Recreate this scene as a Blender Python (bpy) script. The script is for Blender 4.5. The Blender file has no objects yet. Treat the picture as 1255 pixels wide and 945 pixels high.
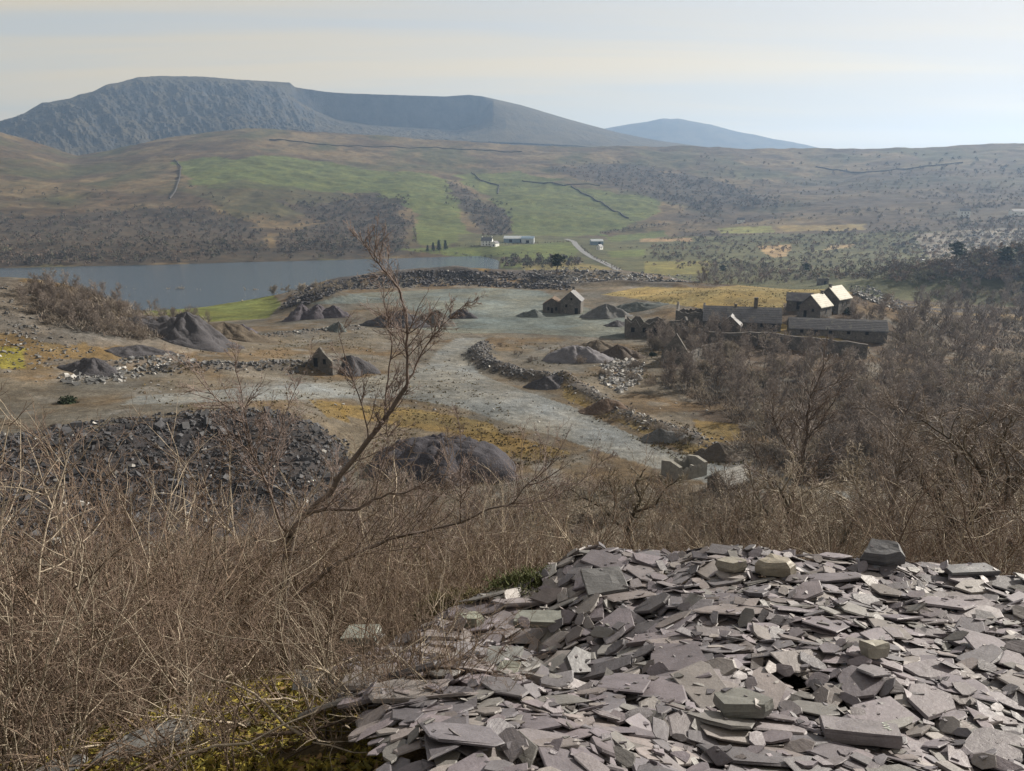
import bpy, bmesh, math, random
import numpy as np
from mathutils import Vector, Matrix

SC = bpy.context.scene
COL = SC.collection
R = math.radians

# ------------------------------------------------------------------ camera
PW, PH, FPX = 1255.0, 945.0, 948.0
PITCH = R(13.2)
CAM = np.array([0.0, 0.0, 60.0])
cam_data = bpy.data.cameras.new('camera')
cam = bpy.data.objects.new('camera', cam_data)
COL.objects.link(cam)
cam.location = CAM
cam.rotation_euler = (math.pi / 2 - PITCH, 0, 0)
cam_data.sensor_fit = 'HORIZONTAL'
cam_data.sensor_width = 36.0
cam_data.lens = 36.0 * FPX / PW
cam_data.clip_start = 0.05
cam_data.clip_end = 60000.0
SC.camera = cam

# ------------------------------------------------------------------ light
SUN_AZ, SUN_EL = R(58), R(31)        # azimuth measured from the view direction towards the right
SKY_STRENGTH = 0.13
SUN_STRENGTH = 5.0
EXPOSURE = 0.82
HAZE_DENSITY = 0.000118

world = bpy.data.worlds.new('World')
SC.world = world
world.use_nodes = True
nt = world.node_tree
nt.nodes.clear()
wo = nt.nodes.new('ShaderNodeOutputWorld')
bg = nt.nodes.new('ShaderNodeBackground')
bg.inputs['Strength'].default_value = SKY_STRENGTH
sky = nt.nodes.new('ShaderNodeTexSky')
sky.sky_type = 'NISHITA'
sky.sun_disc = False
sky.sun_elevation = SUN_EL
sky.sun_rotation = SUN_AZ
sky.altitude = 150
sky.air_density = 1.0
sky.dust_density = 1.6
sky.ozone_density = 1.0
# thin high cloud: bands of even white, stretched along the horizon, over the whole sky
tc = nt.nodes.new('ShaderNodeTexCoord')
sep = nt.nodes.new('ShaderNodeSeparateXYZ')
nt.links.new(tc.outputs['Generated'], sep.inputs[0])
def wmath(op, a, b=None, clamp=False):
    n = nt.nodes.new('ShaderNodeMath'); n.operation = op; n.use_clamp = clamp
    for i, v in enumerate((a, b)):
        if v is None: continue
        if isinstance(v, (int, float)): n.inputs[i].default_value = v
        else: nt.links.new(v, n.inputs[i])
    return n.outputs[0]
zc = wmath('MAXIMUM', sep.outputs['Z'], 0.0)
den = wmath('ADD', zc, 0.055)
cx = wmath('DIVIDE', sep.outputs['X'], den)
cy = wmath('DIVIDE', sep.outputs['Y'], den)
comb = nt.nodes.new('ShaderNodeCombineXYZ')
nt.links.new(cx, comb.inputs['X']); nt.links.new(cy, comb.inputs['Y'])
mp = nt.nodes.new('ShaderNodeMapping')
mp.inputs['Scale'].default_value = (0.16, 0.62, 1)
mp.inputs['Rotation'].default_value = (0, 0, R(-6))
nt.links.new(comb.outputs[0], mp.inputs[0])
n1 = nt.nodes.new('ShaderNodeTexNoise')
n1.inputs['Scale'].default_value = 1.0; n1.inputs['Detail'].default_value = 7
n1.inputs['Roughness'].default_value = 0.52; n1.inputs['Distortion'].default_value = 0.35
nt.links.new(mp.outputs[0], n1.inputs['Vector'])
cr = nt.nodes.new('ShaderNodeMapRange')
cr.interpolation_type = 'SMOOTHSTEP'
cr.inputs['From Min'].default_value = 0.40; cr.inputs['From Max'].default_value = 0.60
cr.inputs['To Min'].default_value = 0.45; cr.inputs['To Max'].default_value = 1.0
nt.links.new(n1.outputs[0], cr.inputs['Value'])
# soft shoulder for the glare near the sun, the same over the whole sky
lum = nt.nodes.new('ShaderNodeRGBToBW'); nt.links.new(sky.outputs[0], lum.inputs[0])
comp = wmath('DIVIDE', 1.72, wmath('ADD', wmath('DIVIDE', lum.outputs[0], 2.1), 1.0))
vsc = nt.nodes.new('ShaderNodeVectorMath'); vsc.operation = 'SCALE'
tnt = nt.nodes.new('ShaderNodeVectorMath'); tnt.operation = 'MULTIPLY'; tnt.inputs[1].default_value = (1.17, 1.04, 0.95)   # pale high veil
nt.links.new(sky.outputs[0], tnt.inputs[0]); nt.links.new(tnt.outputs[0], vsc.inputs[0]); nt.links.new(comp, vsc.inputs['Scale'])
# the cloud takes its brightness from the sky behind it
cl = wmath('ADD', wmath('MULTIPLY', wmath('MULTIPLY', lum.outputs[0], comp), 1.04), 0.75)
cv_ = nt.nodes.new('ShaderNodeVectorMath'); cv_.operation = 'SCALE'
cv_.inputs[0].default_value = (1.14, 0.94, 0.62); nt.links.new(cl, cv_.inputs['Scale'])
mx = nt.nodes.new('ShaderNodeMix'); mx.data_type = 'RGBA'
nt.links.new(cr.outputs[0], mx.inputs['Factor'])
nt.links.new(vsc.outputs[0], mx.inputs['A'])
nt.links.new(cv_.outputs[0], mx.inputs['B'])
nt.links.new(mx.outputs['Result'], bg.inputs['Color'])
nt.links.new(bg.outputs[0], wo.inputs['Surface'])

sun_data = bpy.data.lights.new('sun', 'SUN')
sun = bpy.data.objects.new('sun', sun_data)
COL.objects.link(sun)
sun_data.energy = SUN_STRENGTH
sun_data.angle = R(0.6)
sun_data.color = (1.0, 0.93, 0.82)
SUN_DIR = np.array([math.sin(SUN_AZ) * math.cos(SUN_EL), math.cos(SUN_AZ) * math.cos(SUN_EL), math.sin(SUN_EL)])
sun.rotation_euler = Vector(SUN_DIR).to_track_quat('Z', 'Y').to_euler()
sun.location = (60, 30, 160)

SC.view_settings.view_transform = 'Standard'
SC.view_settings.look = 'None'
SC.view_settings.gamma = 1.0
SC.view_settings.exposure = EXPOSURE
SC.view_settings.use_curve_mapping = False
SC.cycles.max_bounces = 6
SC.cycles.diffuse_bounces = 2
SC.cycles.glossy_bounces = 2
SC.cycles.transparent_max_bounces = 6
SC.cycles.volume_bounces = 0
SC.cycles.use_denoising = True

# ------------------------------------------------------------------ helpers
rng = np.random.default_rng(7)
random.seed(7)

def ray(px, py):
    """photo pixel -> (azimuth, slope dz per horizontal metre)"""
    px = np.asarray(px, float); py = np.asarray(py, float)
    xc = (px - PW / 2) / FPX; yc = -(py - PH / 2) / FPX
    dx = xc
    dy = yc * math.sin(PITCH) + math.cos(PITCH)
    dz = yc * math.cos(PITCH) - math.sin(PITCH)
    h = np.hypot(dx, dy)
    return np.arctan2(dx, dy), dz / h

def at(px, py, d):
    """world point on a pixel's ray at horizontal distance d"""
    a, s = ray(px, py)
    return np.array([d * math.sin(a), d * math.cos(a), 60.0 + s * d])

def project(p):
    """world points (n,3) -> photo pixels"""
    q = np.asarray(p, float) - CAM
    cx = q[..., 0]
    cyv = q[..., 1] * math.sin(PITCH) + q[..., 2] * math.cos(PITCH)
    czv = q[..., 1] * math.cos(PITCH) - q[..., 2] * math.sin(PITCH)
    czv = np.where(czv > 0.05, czv, 0.05)
    return PW / 2 + FPX * cx / czv, PH / 2 - FPX * cyv / czv

_PERM = np.random.default_rng(11).random((256, 256))
def vnoise(x, y):
    xi = np.floor(x).astype(int); yi = np.floor(y).astype(int)
    fx = x - xi; fy = y - yi
    fx = fx * fx * (3 - 2 * fx); fy = fy * fy * (3 - 2 * fy)
    a = _PERM[xi & 255, yi & 255]; b = _PERM[(xi + 1) & 255, yi & 255]
    c = _PERM[xi & 255, (yi + 1) & 255]; d = _PERM[(xi + 1) & 255, (yi + 1) & 255]
    return (a * (1 - fx) + b * fx) * (1 - fy) + (c * (1 - fx) + d * fx) * fy

def fbm(x, y, octaves=4, gain=0.5):
    s = np.zeros_like(np.asarray(x, float)); amp = 1.0; tot = 0
    for k in range(octaves):
        s = s + amp * vnoise(x * 2 ** k + 17.3 * k, y * 2 ** k + 31.7 * k)
        tot += amp; amp *= gain
    return s / tot          # 0..1

def ridged(x, y, octaves=4):
    s = np.zeros_like(np.asarray(x, float)); amp = 1.0; tot = 0
    for k in range(octaves):
        s = s + amp * (1 - np.abs(2 * vnoise(x * 2 ** k + 9.1 * k, y * 2 ** k + 3.7 * k) - 1))
        tot += amp; amp *= 0.5
    return s / tot

def inpoly(px, py, poly):
    px = np.asarray(px); py = np.asarray(py)
    r = np.zeros(px.shape, bool)
    n = len(poly)
    for i in range(n):
        x0, y0 = poly[i]; x1, y1 = poly[(i + 1) % n]
        c = ((y0 > py) != (y1 > py)) & (px < (x1 - x0) * (py - y0) / ((y1 - y0) or 1e-9) + x0)
        r ^= c
    return r

def mesh_np(name, verts, tris=None, quads=None, mat=None, smooth=False, colors=None, mats=None, fmat=None):
    """build a mesh fast from numpy arrays"""
    verts = np.asarray(verts, np.float32)
    me = bpy.data.meshes.new(name)
    me.vertices.add(len(verts)); me.vertices.foreach_set('co', verts.ravel())
    li = []; ls = []; off = 0
    if quads is not None and len(quads):
        q = np.asarray(quads, np.int32); li.append(q.ravel())
        ls.append(np.arange(len(q)) * 4); off = len(q) * 4
    if tris is not None and len(tris):
        t = np.asarray(tris, np.int32); li.append(t.ravel())
        ls.append(off + np.arange(len(t)) * 3)
    li = np.concatenate(li).astype(np.int32); ls = np.concatenate(ls).astype(np.int32)
    me.loops.add(len(li)); me.loops.foreach_set('vertex_index', li)
    me.polygons.add(len(ls)); me.polygons.foreach_set('loop_start', ls)
    if colors is not None:
        c = np.asarray(colors, np.float32)
        if c.shape[1] == 3: c = np.hstack([c, np.ones((len(c), 1), np.float32)])
        a = me.color_attributes.new('col', 'FLOAT_COLOR', 'POINT')
        a.data.foreach_set('color', c.ravel())
    if mats is not None:
        for m in mats: me.materials.append(m)
        if fmat is not None: me.polygons.foreach_set('material_index', np.asarray(fmat, np.int32))
    elif mat is not None: me.materials.append(mat)
    me.update(calc_edges=True)
    me.polygons.foreach_set('use_smooth', np.full(len(ls), bool(smooth)))
    me.validate()
    return me

def link(name, me, parent=None, loc=None):
    o = bpy.data.objects.new(name, me)
    COL.objects.link(o)
    if parent is not None: o.parent = parent
    if loc is not None: o.location = loc
    return o

def tag(o, label=None, cat=None, group=None, kind=None):
    if label: o['label'] = label
    if cat: o['category'] = cat
    if group: o['group'] = group
    if kind: o['kind'] = kind
    return o

def empty(name, loc, rz=0.0, scale=1.0):
    o = bpy.data.objects.new(name, None)
    COL.objects.link(o)
    o.location = loc; o.rotation_euler = (0, 0, rz); o.scale = (scale,) * 3
    return o

def copy_tree(root):
    c = root.copy(); COL.objects.link(c)
    for ch in root.children:
        d = ch.copy(); COL.objects.link(d); d.parent = c
        for g in ch.children:
            e = g.copy(); COL.objects.link(e); e.parent = d
    return c

# ------------------------------------------------------------------ materials
def new_mat(name):
    m = bpy.data.materials.new(name); m.use_nodes = True
    return m, m.node_tree, m.node_tree.nodes['Principled BSDF']

def nd(t, kind, **kw):
    n = t.nodes.new(kind)
    for k, v in kw.items():
        if k in n.inputs.keys(): n.inputs[k].default_value = v
        else: setattr(n, k, v)
    return n

def mixc(t, fac, a, b, blend='MIX'):
    n = t.nodes.new('ShaderNodeMix'); n.data_type = 'RGBA'; n.blend_type = blend
    for key, v in (('Factor', fac), ('A', a), ('B', b)):
        if hasattr(v, 'is_linked') or hasattr(v, 'links'): t.links.new(v, n.inputs[key])
        else: n.inputs[key].default_value = v if not isinstance(v, tuple) or len(v) == 4 else (*v, 1)
    return n.outputs['Result']

def ramp(t, v, lo, hi, tmin=0.0, tmax=1.0):
    n = t.nodes.new('ShaderNodeMapRange')
    n.inputs['From Min'].default_value = lo; n.inputs['From Max'].default_value = hi
    n.inputs['To Min'].default_value = tmin; n.inputs['To Max'].default_value = tmax
    t.links.new(v, n.inputs['Value'])
    return n.outputs[0]

def noise(t, vec, scale, detail=4, rough=0.55, dist=0.0):
    n = t.nodes.new('ShaderNodeTexNoise')
    n.inputs['Scale'].default_value = scale; n.inputs['Detail'].default_value = detail
    n.inputs['Roughness'].default_value = rough; n.inputs['Distortion'].default_value = dist
    t.links.new(vec, n.inputs['Vector'])
    return n.outputs[0]

def grey(t, v):
    n = t.nodes.new('ShaderNodeCombineColor')
    for i in range(3): t.links.new(v, n.inputs[i])
    return n.outputs[0]

def bump(t, bsdf, h, strength, dist):
    n = t.nodes.new('ShaderNodeBump')
    n.inputs['Strength'].default_value = strength; n.inputs['Distance'].default_value = dist
    t.links.new(h, n.inputs['Height']); t.links.new(n.outputs[0], bsdf.inputs['Normal'])

def mat_varied(name, base, scales=((1.0, 0.35),), rough=0.9, bumps=None, attr=False, rand=0.0, spec=0.25, patches=()):
    """base colour (or the 'col' attribute) broken up by noises; patches: (colour, scale, lo, hi)"""
    m, t, b = new_mat(name)
    tcn = t.nodes.new('ShaderNodeTexCoord')
    vec = tcn.outputs['Object']
    if attr:
        a = t.nodes.new('ShaderNodeAttribute'); a.attribute_name = 'col'
        c = a.outputs['Color']
    else:
        rgb = t.nodes.new('ShaderNodeRGB'); rgb.outputs[0].default_value = (*base, 1); c = rgb.outputs[0]
    for colr, sc_, lo, hi in patches:
        c = mixc(t, ramp(t, noise(t, vec, sc_, 5, 0.6), lo, hi), c, colr)
    for sc_, amt in scales:
        v = ramp(t, noise(t, vec, sc_, 5, 0.6), 0.25, 0.75, 1 - amt, 1 + amt)
        c = mixc(t, 1.0, c, grey(t, v), 'MULTIPLY')
    if rand > 0:
        oi = t.nodes.new('ShaderNodeObjectInfo')
        v = ramp(t, oi.outputs['Random'], 0, 1, 1 - rand, 1 + rand)
        c = mixc(t, 1.0, c, grey(t, v), 'MULTIPLY')
    t.links.new(c, b.inputs['Base Color'])
    b.inputs['Roughness'].default_value = rough
    b.inputs['Specular IOR Level'].default_value = spec
    if bumps:
        bump(t, b, noise(t, vec, bumps[0], 6, 0.6), bumps[1], bumps[2])
    return m

# ------------------------------------------------------------------ terrain
FLOOR = 20.0
def line(pts):
    """ring line: (px, py, d) on the pixel's ray, or (px, None, d, z)"""
    az, dd, zz = [], [], []
    for p in pts:
        if p[1] is None:
            a, _ = ray(p[0], 430.0); az.append(float(a)); dd.append(p[2]); zz.append(p[3])
        else:
            a, s = ray(p[0], p[1]); az.append(float(a)); dd.append(p[2]); zz.append(60.0 + float(s) * p[2])
    return np.array(az), np.array(dd), np.array(zz)
def zl(d, *pz):
    return [(px, None, d, z) for px, z in pz]

def shore_d(px, py):
    return float(60.0 / -ray(px, py)[1])
shore = [(-300, 334), (0, 329), (200, 325), (400, 319.5), (500, 316.5), (590, 314)]

GL = [
    zl(0.6, (0, 58.3)),
    zl(2.3, (0, 57.9), (450, 58.0), (620, 58.1), (1255, 58.1)),
    [(-300, None, 4.2, 57.1), (0, None, 4.6, 56.9), (300, None, 5.4, 56.5), (430, None, 5.3, 56.6), (560, None, 5.7, 56.72), (650, None, 5.9, 56.8), (720, None, 6.1, 56.98), (900, None, 6.2, 57.25), (1100, None, 6.3, 57.38), (1500, None, 6.6, 57.42)],
    zl(9, (0, 54.4), (500, 54.4), (700, 54.4), (900, 55.0), (1500, 55.2)),
    zl(25, (0, 45), (500, 45), (700, 46), (860, 46.5), (950, 48.3), (1500, 48.5)),
    zl(60, (0, 25), (600, 25), (900, 28), (1500, 30)),
    zl(85, (0, 18.5), (500, 19.5), (1500, 19)),
    zl(103, (-300, 19.5), (0, 19.5), (320, 20), (450, 20), (1500, 19.5)),
    [(-300, None, 114, 29.5), (0, None, 116, 29.3), (100, None, 119, 29.5), (200, None, 122, 29.6), (300, None, 123, 29.2), (350, None, 122, 28), (385, None, 121, 25), (420, None, 120, 21.5), (500, None, 120, 20), (1500, None, 120, 19.5)],
    zl(138, (-100, 28.6), (0, 28.4), (300, 28), (380, 25.5), (450, 22.5), (560, 20.8), (700, 20), (1500, 18.5)),
    zl(165, (-100, 27), (0, 27), (300, 25), (560, 21), (700, 20), (1000, 18.5), (1500, 16)),
    zl(230, (-100, 24.5), (0, 24), (300, 22), (560, 20), (800, 20), (1000, 20), (1500, 15)),
    zl(275, (0, 20), (250, 18.5), (420, 20), (700, 20), (780, 20.5), (850, 23), (940, 25.5), (1010, 26.5), (1080, 22), (1150, 17), (1400, 13)),
    zl(305, (0, 17), (200, 15.5), (330, 17), (400, 20), (720, 20), (780, 23.5), (870, 28), (940, 28.5), (1000, 30), (1055, 29.5), (1110, 22), (1200, 14), (1400, 12)),
    zl(345, (0, 14), (180, 14), (330, 14), (395, 19.5), (500, 20), (660, 20.3), (760, 23), (900, 25), (1000, 25), (1100, 17), (1300, 11)),
    zl(388, (0, 12), (180, 12.3), (335, 12.5), (400, 19.5), (560, 20), (660, 20.5), (760, 24), (870, 23), (1000, 20), (1100, 13), (1300, 10)),
    zl(415, (0, 8), (250, 10), (350, 15), (420, 22.5), (520, 26.5), (620, 26), (700, 25.5), (800, 24), (900, 17), (1100, 12), (1300, 10)),
    zl(450, (0, 2.5), (300, 3.5), (430, 14), (520, 19), (600, 21), (700, 17), (800, 13), (900, 8), (1300, 8)),
    zl(492, (0, -1.5), (420, -1.5), (560, -1), (610, 1), (680, 3), (800, 3.5), (1300, 6)),
    zl(530, (0, -4), (560, -4), (590, -2), (625, 2), (700, 3), (800, 3.5), (1300, 7)),
    [(px, None, shore_d(px, py) - 14, -4) for px, py in shore] + [(615, None, 850, 0.6), (640, None, 830, 2.5), (760, None, 830, 4), (1300, None, 830, 9)],
    [(px, None, shore_d(px, py) + 12, 1.6) for px, py in shore] + [(610, None, 885, 3), (640, None, 860, 3.5), (760, None, 860, 4.5), (1300, None, 860, 9.5)],
    zl(1000, (-300, 20), (0, 17), (300, 16), (500, 12), (640, 11.5), (760, 7), (900, 7.5), (1300, 13)),
    [(-300, 285, 1250), (0, 282, 1250), (200, 280, 1250), (350, 278, 1250), (500, 274, 1250), (580, 278, 1250), (640, 282, 1250), (760, 286, 1250), (900, 283, 1250), (1100, 272, 1250), (1300, 262, 1250)],
    [(-300, 235, 1550), (0, 240, 1550), (150, 232, 1550), (300, 225, 1550), (440, 234, 1550), (500, 232, 1550), (585, 243, 1550), (640, 240, 1550), (760, 246, 1550), (900, 253, 1550), (1100, 243, 1550), (1300, 235, 1550)],
    [(-300, 190, 1950), (0, 196, 1950), (90, 209, 1950), (200, 193, 1950), (300, 182, 1950), (450, 196, 1950), (600, 206, 1950), (680, 205, 1950), (760, 210, 1950), (900, 214, 1950), (1010, 222, 1950), (1100, 207, 1950), (1300, 202, 1950)],
    [(-300, 120, 2300), (0, 161, 2300), (40, 174, 2300), (95, 192, 2300), (130, 185, 2300), (200, 170, 2300), (250, 163, 2300), (300, 158.5, 2300), (360, 160, 2300), (450, 165, 2300), (520, 170, 2300), (600, 175, 2300), (680, 179, 2300), (760, 179, 2300), (870, 180, 2300), (1000, 182, 2300), (1060, 183, 2300), (1120, 182, 2300), (1180, 178, 2300), (1220, 176.5, 2300), (1300, 178, 2300), (1600, 176, 2300)],
]
_crest = line(GL[-1])
d_rows = np.unique(np.concatenate([
    np.geomspace(0.6, 12, 44), np.linspace(12, 100, 100), np.linspace(100, 330, 225), np.linspace(330, 500, 120),
    np.linspace(500, 830, 30), np.linspace(830, 2330, 250), np.geomspace(2330, 7600, 18)]))
AZ_F = R(42)
az_cols = np.concatenate([np.linspace(-math.pi, -AZ_F, 26)[:-1], np.linspace(-AZ_F, AZ_F, 441), np.linspace(AZ_F, math.pi, 26)[1:]])

def polar_sheet(lines, az_cols, d_rows, tail=None):
    LD = []; LZ = []
    for L in lines:
        a, dd, zz = line(L)
        o = np.argsort(a)
        LD.append(np.interp(az_cols, a[o], dd[o])); LZ.append(np.interp(az_cols, a[o], zz[o]))
    LD = np.array(LD); LZ = np.array(LZ)
    if tail is not None:
        for dd, dz in tail:
            LD = np.vstack([LD, np.full(len(az_cols), dd)]); LZ = np.vstack([LZ, LZ[-1] + dz if dz is not None else np.full(len(az_cols), 30.0)])
    Z = np.empty((len(d_rows), len(az_cols)))
    for j in range(len(az_cols)):
        Z[:, j] = np.interp(d_rows, LD[:, j], LZ[:, j])
    return Z

def smooth_rows(Z, k):
    P = np.pad(Z, ((k, k), (0, 0)), mode='edge'); out = np.zeros_like(Z); w = 0
    for i in range(-k, k + 1):
        g = math.exp(-(i / (k * 0.6)) ** 2); out += g * P[k + i:k + i + Z.shape[0]]; w += g
    return out / w
def smooth_cols(Z, k):
    return smooth_rows(Z.T, k).T

Z = polar_sheet(GL, az_cols, d_rows, tail=[(3200, -90), (7600, None)])
fr = np.abs(az_cols) <= AZ_F + 1e-6
Zs = smooth_rows(Z, 5)
Zs[:, fr] = smooth_cols(Zs, 4)[:, fr]
wcrest = np.clip(1 - np.abs(d_rows - 2300) / 260, 0, 1)[:, None]
wcrest = np.maximum(wcrest, (d_rows < 7)[:, None] * 1.0)
Z = Zs * (1 - wcrest) + Z * wcrest
X = d_rows[:, None] * np.sin(az_cols)[None]
Y = d_rows[:, None] * np.cos(az_cols)[None]
D = np.broadcast_to(d_rows[:, None], X.shape)

def gpt(px, py, z=FLOOR):
    """photo pixel on a level plane"""
    a, s = ray(px, py); d = (z - 60.0) / float(s)
    return np.array([d * math.sin(a), d * math.cos(a)])

# hills and banks that belong to the ground itself (world x, y, radius along, radius across, angle, height)
BUMPS = []
def hump(px, d, rx, ry, h, ang=0.0, p=1.0):
    a, _ = ray(px, 420.0); BUMPS.append((d * math.sin(a), d * math.cos(a), rx, ry, h, R(ang), p))
# wooded slate hill at the left
hump(-40, 222, 40, 30, 9.8); hump(80, 230, 26, 18, 6.2); hump(140, 238, 16, 14, 1.8); hump(-200, 225, 50, 50, 8)
# tip terrace behind the yard
hump(395, 335, 18, 9, 5.5, 18); hump(470, 402, 30, 9, 3); hump(575, 405, 30, 9, 3); hump(740, 400, 25, 14, 3.2)
# right-hand spoil land
hump(1200, 560, 90, 40, 16); hump(1110, 640, 70, 40, 11); hump(1330, 600, 80, 60, 18)
for bx, by, rx, ry, h, an, p in BUMPS:
    u = (X - bx) * math.cos(an) + (Y - by) * math.sin(an); v = -(X - bx) * math.sin(an) + (Y - by) * math.cos(an)
    Z = Z + h * np.exp(-((u / rx) ** 2 + (v / ry) ** 2) ** p)

# rubble berm round the bend of the road, wall line of the left road: ridges along photo polylines
def ridge_line(pts, width, h, zp=FLOOR):
    global Z
    P = [gpt(x, y, zp) for x, y in pts]
    best = np.full(X.shape, 1e9)
    near = (D > 90) & (D < 450)
    xs, ys = X[near], Y[near]; b = np.full(xs.shape, 1e9)
    for i in range(len(P) - 1):
        ax, ay = P[i]; bx, by = P[i + 1]
        l2 = (bx - ax) ** 2 + (by - ay) ** 2
        tt = np.clip(((xs - ax) * (bx - ax) + (ys - ay) * (by - ay)) / l2, 0, 1)
        b = np.minimum(b, np.hypot(xs - ax - tt * (bx - ax), ys - ay - tt * (by - ay)))
    k = 0.65 + 0.7 * fbm(xs * 0.12, ys * 0.12, 3)
    add = h * k * np.exp(-(b / width) ** 2)
    zz = Z[near]; zz += add; Z[near] = zz
    best[near] = b
    return best
B1 = ridge_line([(592, 428), (585, 438), (600, 452), (640, 466), (690, 474)], 2.8, 2.0)
B2 = ridge_line([(700, 474), (745, 500), (800, 522), (850, 540)], 3.2, 1.3)
B3 = ridge_line([(215, 470), (300, 462), (380, 452), (450, 448)], 2.6, 1.9, 24)
B4 = ridge_line([(195, 432), (300, 418), (380, 404), (440, 398)], 2.0, 1.2, 22)
B5 = ridge_line([(120, 470), (170, 462), (215, 452)], 2.5, 1.6, 25)
B6 = ridge_line([(400, 352), (470, 349), (560, 347), (700, 357), (760, 357), (830, 362)], 4.0, 1.8)
BERM = np.minimum.reduce([B1, B2, B3, B4, B5, B6])

# roughness of the ground
n_mid = fbm(X * 0.05, Y * 0.05, 4) - 0.5
quarry = ((D > 85) & (D < 480))
flat = np.exp(-((D - 300) / 130) ** 2)
Z = Z + np.where(D > 880, (fbm(X * 0.006, Y * 0.006, 5) - 0.5) * 16 * np.clip((D - 880) / 500, 0, 1) * np.clip((2420 - D) / 160, 0.12, 1), 0)
Z = Z + np.where(D > 880, (ridged(X * 0.022, Y * 0.022, 3) - 0.5) * 7 * np.clip((D - 900) / 500, 0, 1) * np.clip((2420 - D) / 160, 0.2, 1), 0)
Z = Z + np.where((D > 12) & (D < 480), n_mid * 1.0, 0)
# the bare slate lies on a bed a little under the turf round it
_w = np.where(Y > 4.9, -1.15 + (Y - 4.9) * 1.25, -1.15 + (4.9 - Y) * 0.28)
HEAPBED = np.clip((X - _w) / 1.1 - 0.1, 0, 1) * (D < 8.2) * (Y > 0.8)
Z = Z - 0.36 * HEAPBED
LAKE = (D > 470) & (D < 880) & (Z < 0.3)

def ground_z(x, y):
    """height of the finished sheet at world x, y (arrays)"""
    x = np.asarray(x, float); y = np.asarray(y, float)
    d = np.clip(np.hypot(x, y), d_rows[0], d_rows[-1] - 1); a = np.arctan2(x, y)
    i = np.clip(np.searchsorted(d_rows, d) - 1, 0, len(d_rows) - 2)
    j = np.clip(np.searchsorted(az_cols, a) - 1, 0, len(az_cols) - 2)
    fi = (d - d_rows[i]) / (d_rows[i + 1] - d_rows[i]); fj = (a - az_cols[j]) / (az_cols[j + 1] - az_cols[j])
    return (Z[i, j] * (1 - fi) + Z[i + 1, j] * fi) * (1 - fj) + (Z[i, j + 1] * (1 - fi) + Z[i + 1, j + 1] * fi) * fj

_scan = np.geomspace(7, 2600, 420)
def hit(px, py, dmin=7.0):
    """first ground point seen along a photo pixel's ray beyond dmin"""
    a, s = ray(px, py); a = float(a); s = float(s); sa, ca = math.sin(a), math.cos(a)
    dd = np.concatenate([[dmin], _scan[_scan > dmin]])
    below = np.nonzero(60.0 + s * dd < ground_z(dd * sa, dd * ca))[0]
    if len(below) == 0: d = dd[-1]
    elif below[0] == 0: d = dd[0]
    else:
        d2 = np.linspace(dd[below[0] - 1], dd[below[0]], 12)
        b2 = np.nonzero(60.0 + s * d2 < ground_z(d2 * sa, d2 * ca))[0]; d = d2[b2[0]] if len(b2) else d2[-1]
    return np.array([d * sa, d * ca, float(ground_z(d * sa, d * ca))])

# ---- ground cover colours (real colours of grass, heather, gravel, slate)
PXv, PYv = project(np.stack([X, Y, Z], -1))
jx = (fbm(X * 0.02, Y * 0.02, 4) - 0.5) * 26; jy = (fbm(X * 0.02 + 40, Y * 0.02 + 9, 4) - 0.5) * 12
far = D > 860
Cg = np.zeros(X.shape + (3,))
def setc(mask, c, amt=1.0):
    m = np.asarray(mask, float) * amt
    Cg[:] = Cg * (1 - m[..., None]) + np.array(c) * m[..., None]
HEATH = (0.066, 0.051, 0.034); TAN = (0.115, 0.092, 0.055); GREEN = (0.076, 0.096, 0.032); DULL = (0.058, 0.058, 0.031)
WOODC = (0.05, 0.042, 0.034); GRAVEL = (0.135, 0.144, 0.146); YARD = (0.108, 0.126, 0.124); SLATE = (0.048, 0.047, 0.052)
YGRASS = (0.19, 0.155, 0.065); BROWN = (0.062, 0.048, 0.037); MOSS = (0.16, 0.135, 0.025)
setc(np.ones(X.shape), (0.09, 0.07, 0.045))
setc(far, HEATH)
setc(far * np.clip((fbm(X * 0.008, Y * 0.012, 5) - 0.42) * 6, 0, 1), TAN)
setc(far * np.clip((fbm(X * 0.011 + 50, Y * 0.007, 5) - 0.5) * 5, 0, 1), DULL)
P1 = PXv + jx; P2 = PYv + jy
WOODS = {
 'left': [(-260, 262), (60, 264), (150, 258), (200, 252), (285, 262), (325, 285), (330, 306), (150, 322), (-260, 332)],
 'mid': [(345, 248), (400, 250), (440, 238), (498, 246), (490, 262), (507, 274), (494, 288), (503, 302), (470, 308), (400, 308), (335, 312), (345, 290), (400, 275)],
 'shore': [(-260, 318), (0, 317), (330, 305), (510, 303), (512, 312), (330, 321), (0, 329), (-260, 335)],
 'gully': [(545, 222), (565, 228), (590, 250), (622, 258), (628, 285), (600, 291), (575, 262), (552, 240)],
 'right': [(672, 204), (760, 200), (830, 212), (900, 228), (960, 250), (900, 262), (830, 252), (770, 234), (700, 216)],
 'east': [(900, 225), (1010, 215), (1300, 205), (1300, 285), (1100, 272), (980, 268), (830, 280), (830, 262)],
 'floor': [(790, 305), (840, 283), (960, 290), (1060, 280), (1300, 270), (1300, 345), (1000, 345), (900, 335), (800, 325)],
}
for fp in ([(212, 197), (330, 191), (450, 206), (540, 216), (560, 246), (580, 292), (545, 303), (512, 303), (508, 258), (440, 236), (340, 232), (235, 226)],
           [(552, 214), (640, 209), (700, 229), (775, 240), (812, 248), (800, 264), (750, 284), (690, 292), (628, 290), (622, 262), (600, 244)]):
    setc(far & inpoly(P1, P2, fp), GREEN, 0.92)
setc(far & inpoly(P1, P2, [(215, 230), (300, 222), (420, 236), (440, 246), (380, 262), (280, 258)]), DULL, 0.7)
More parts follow.
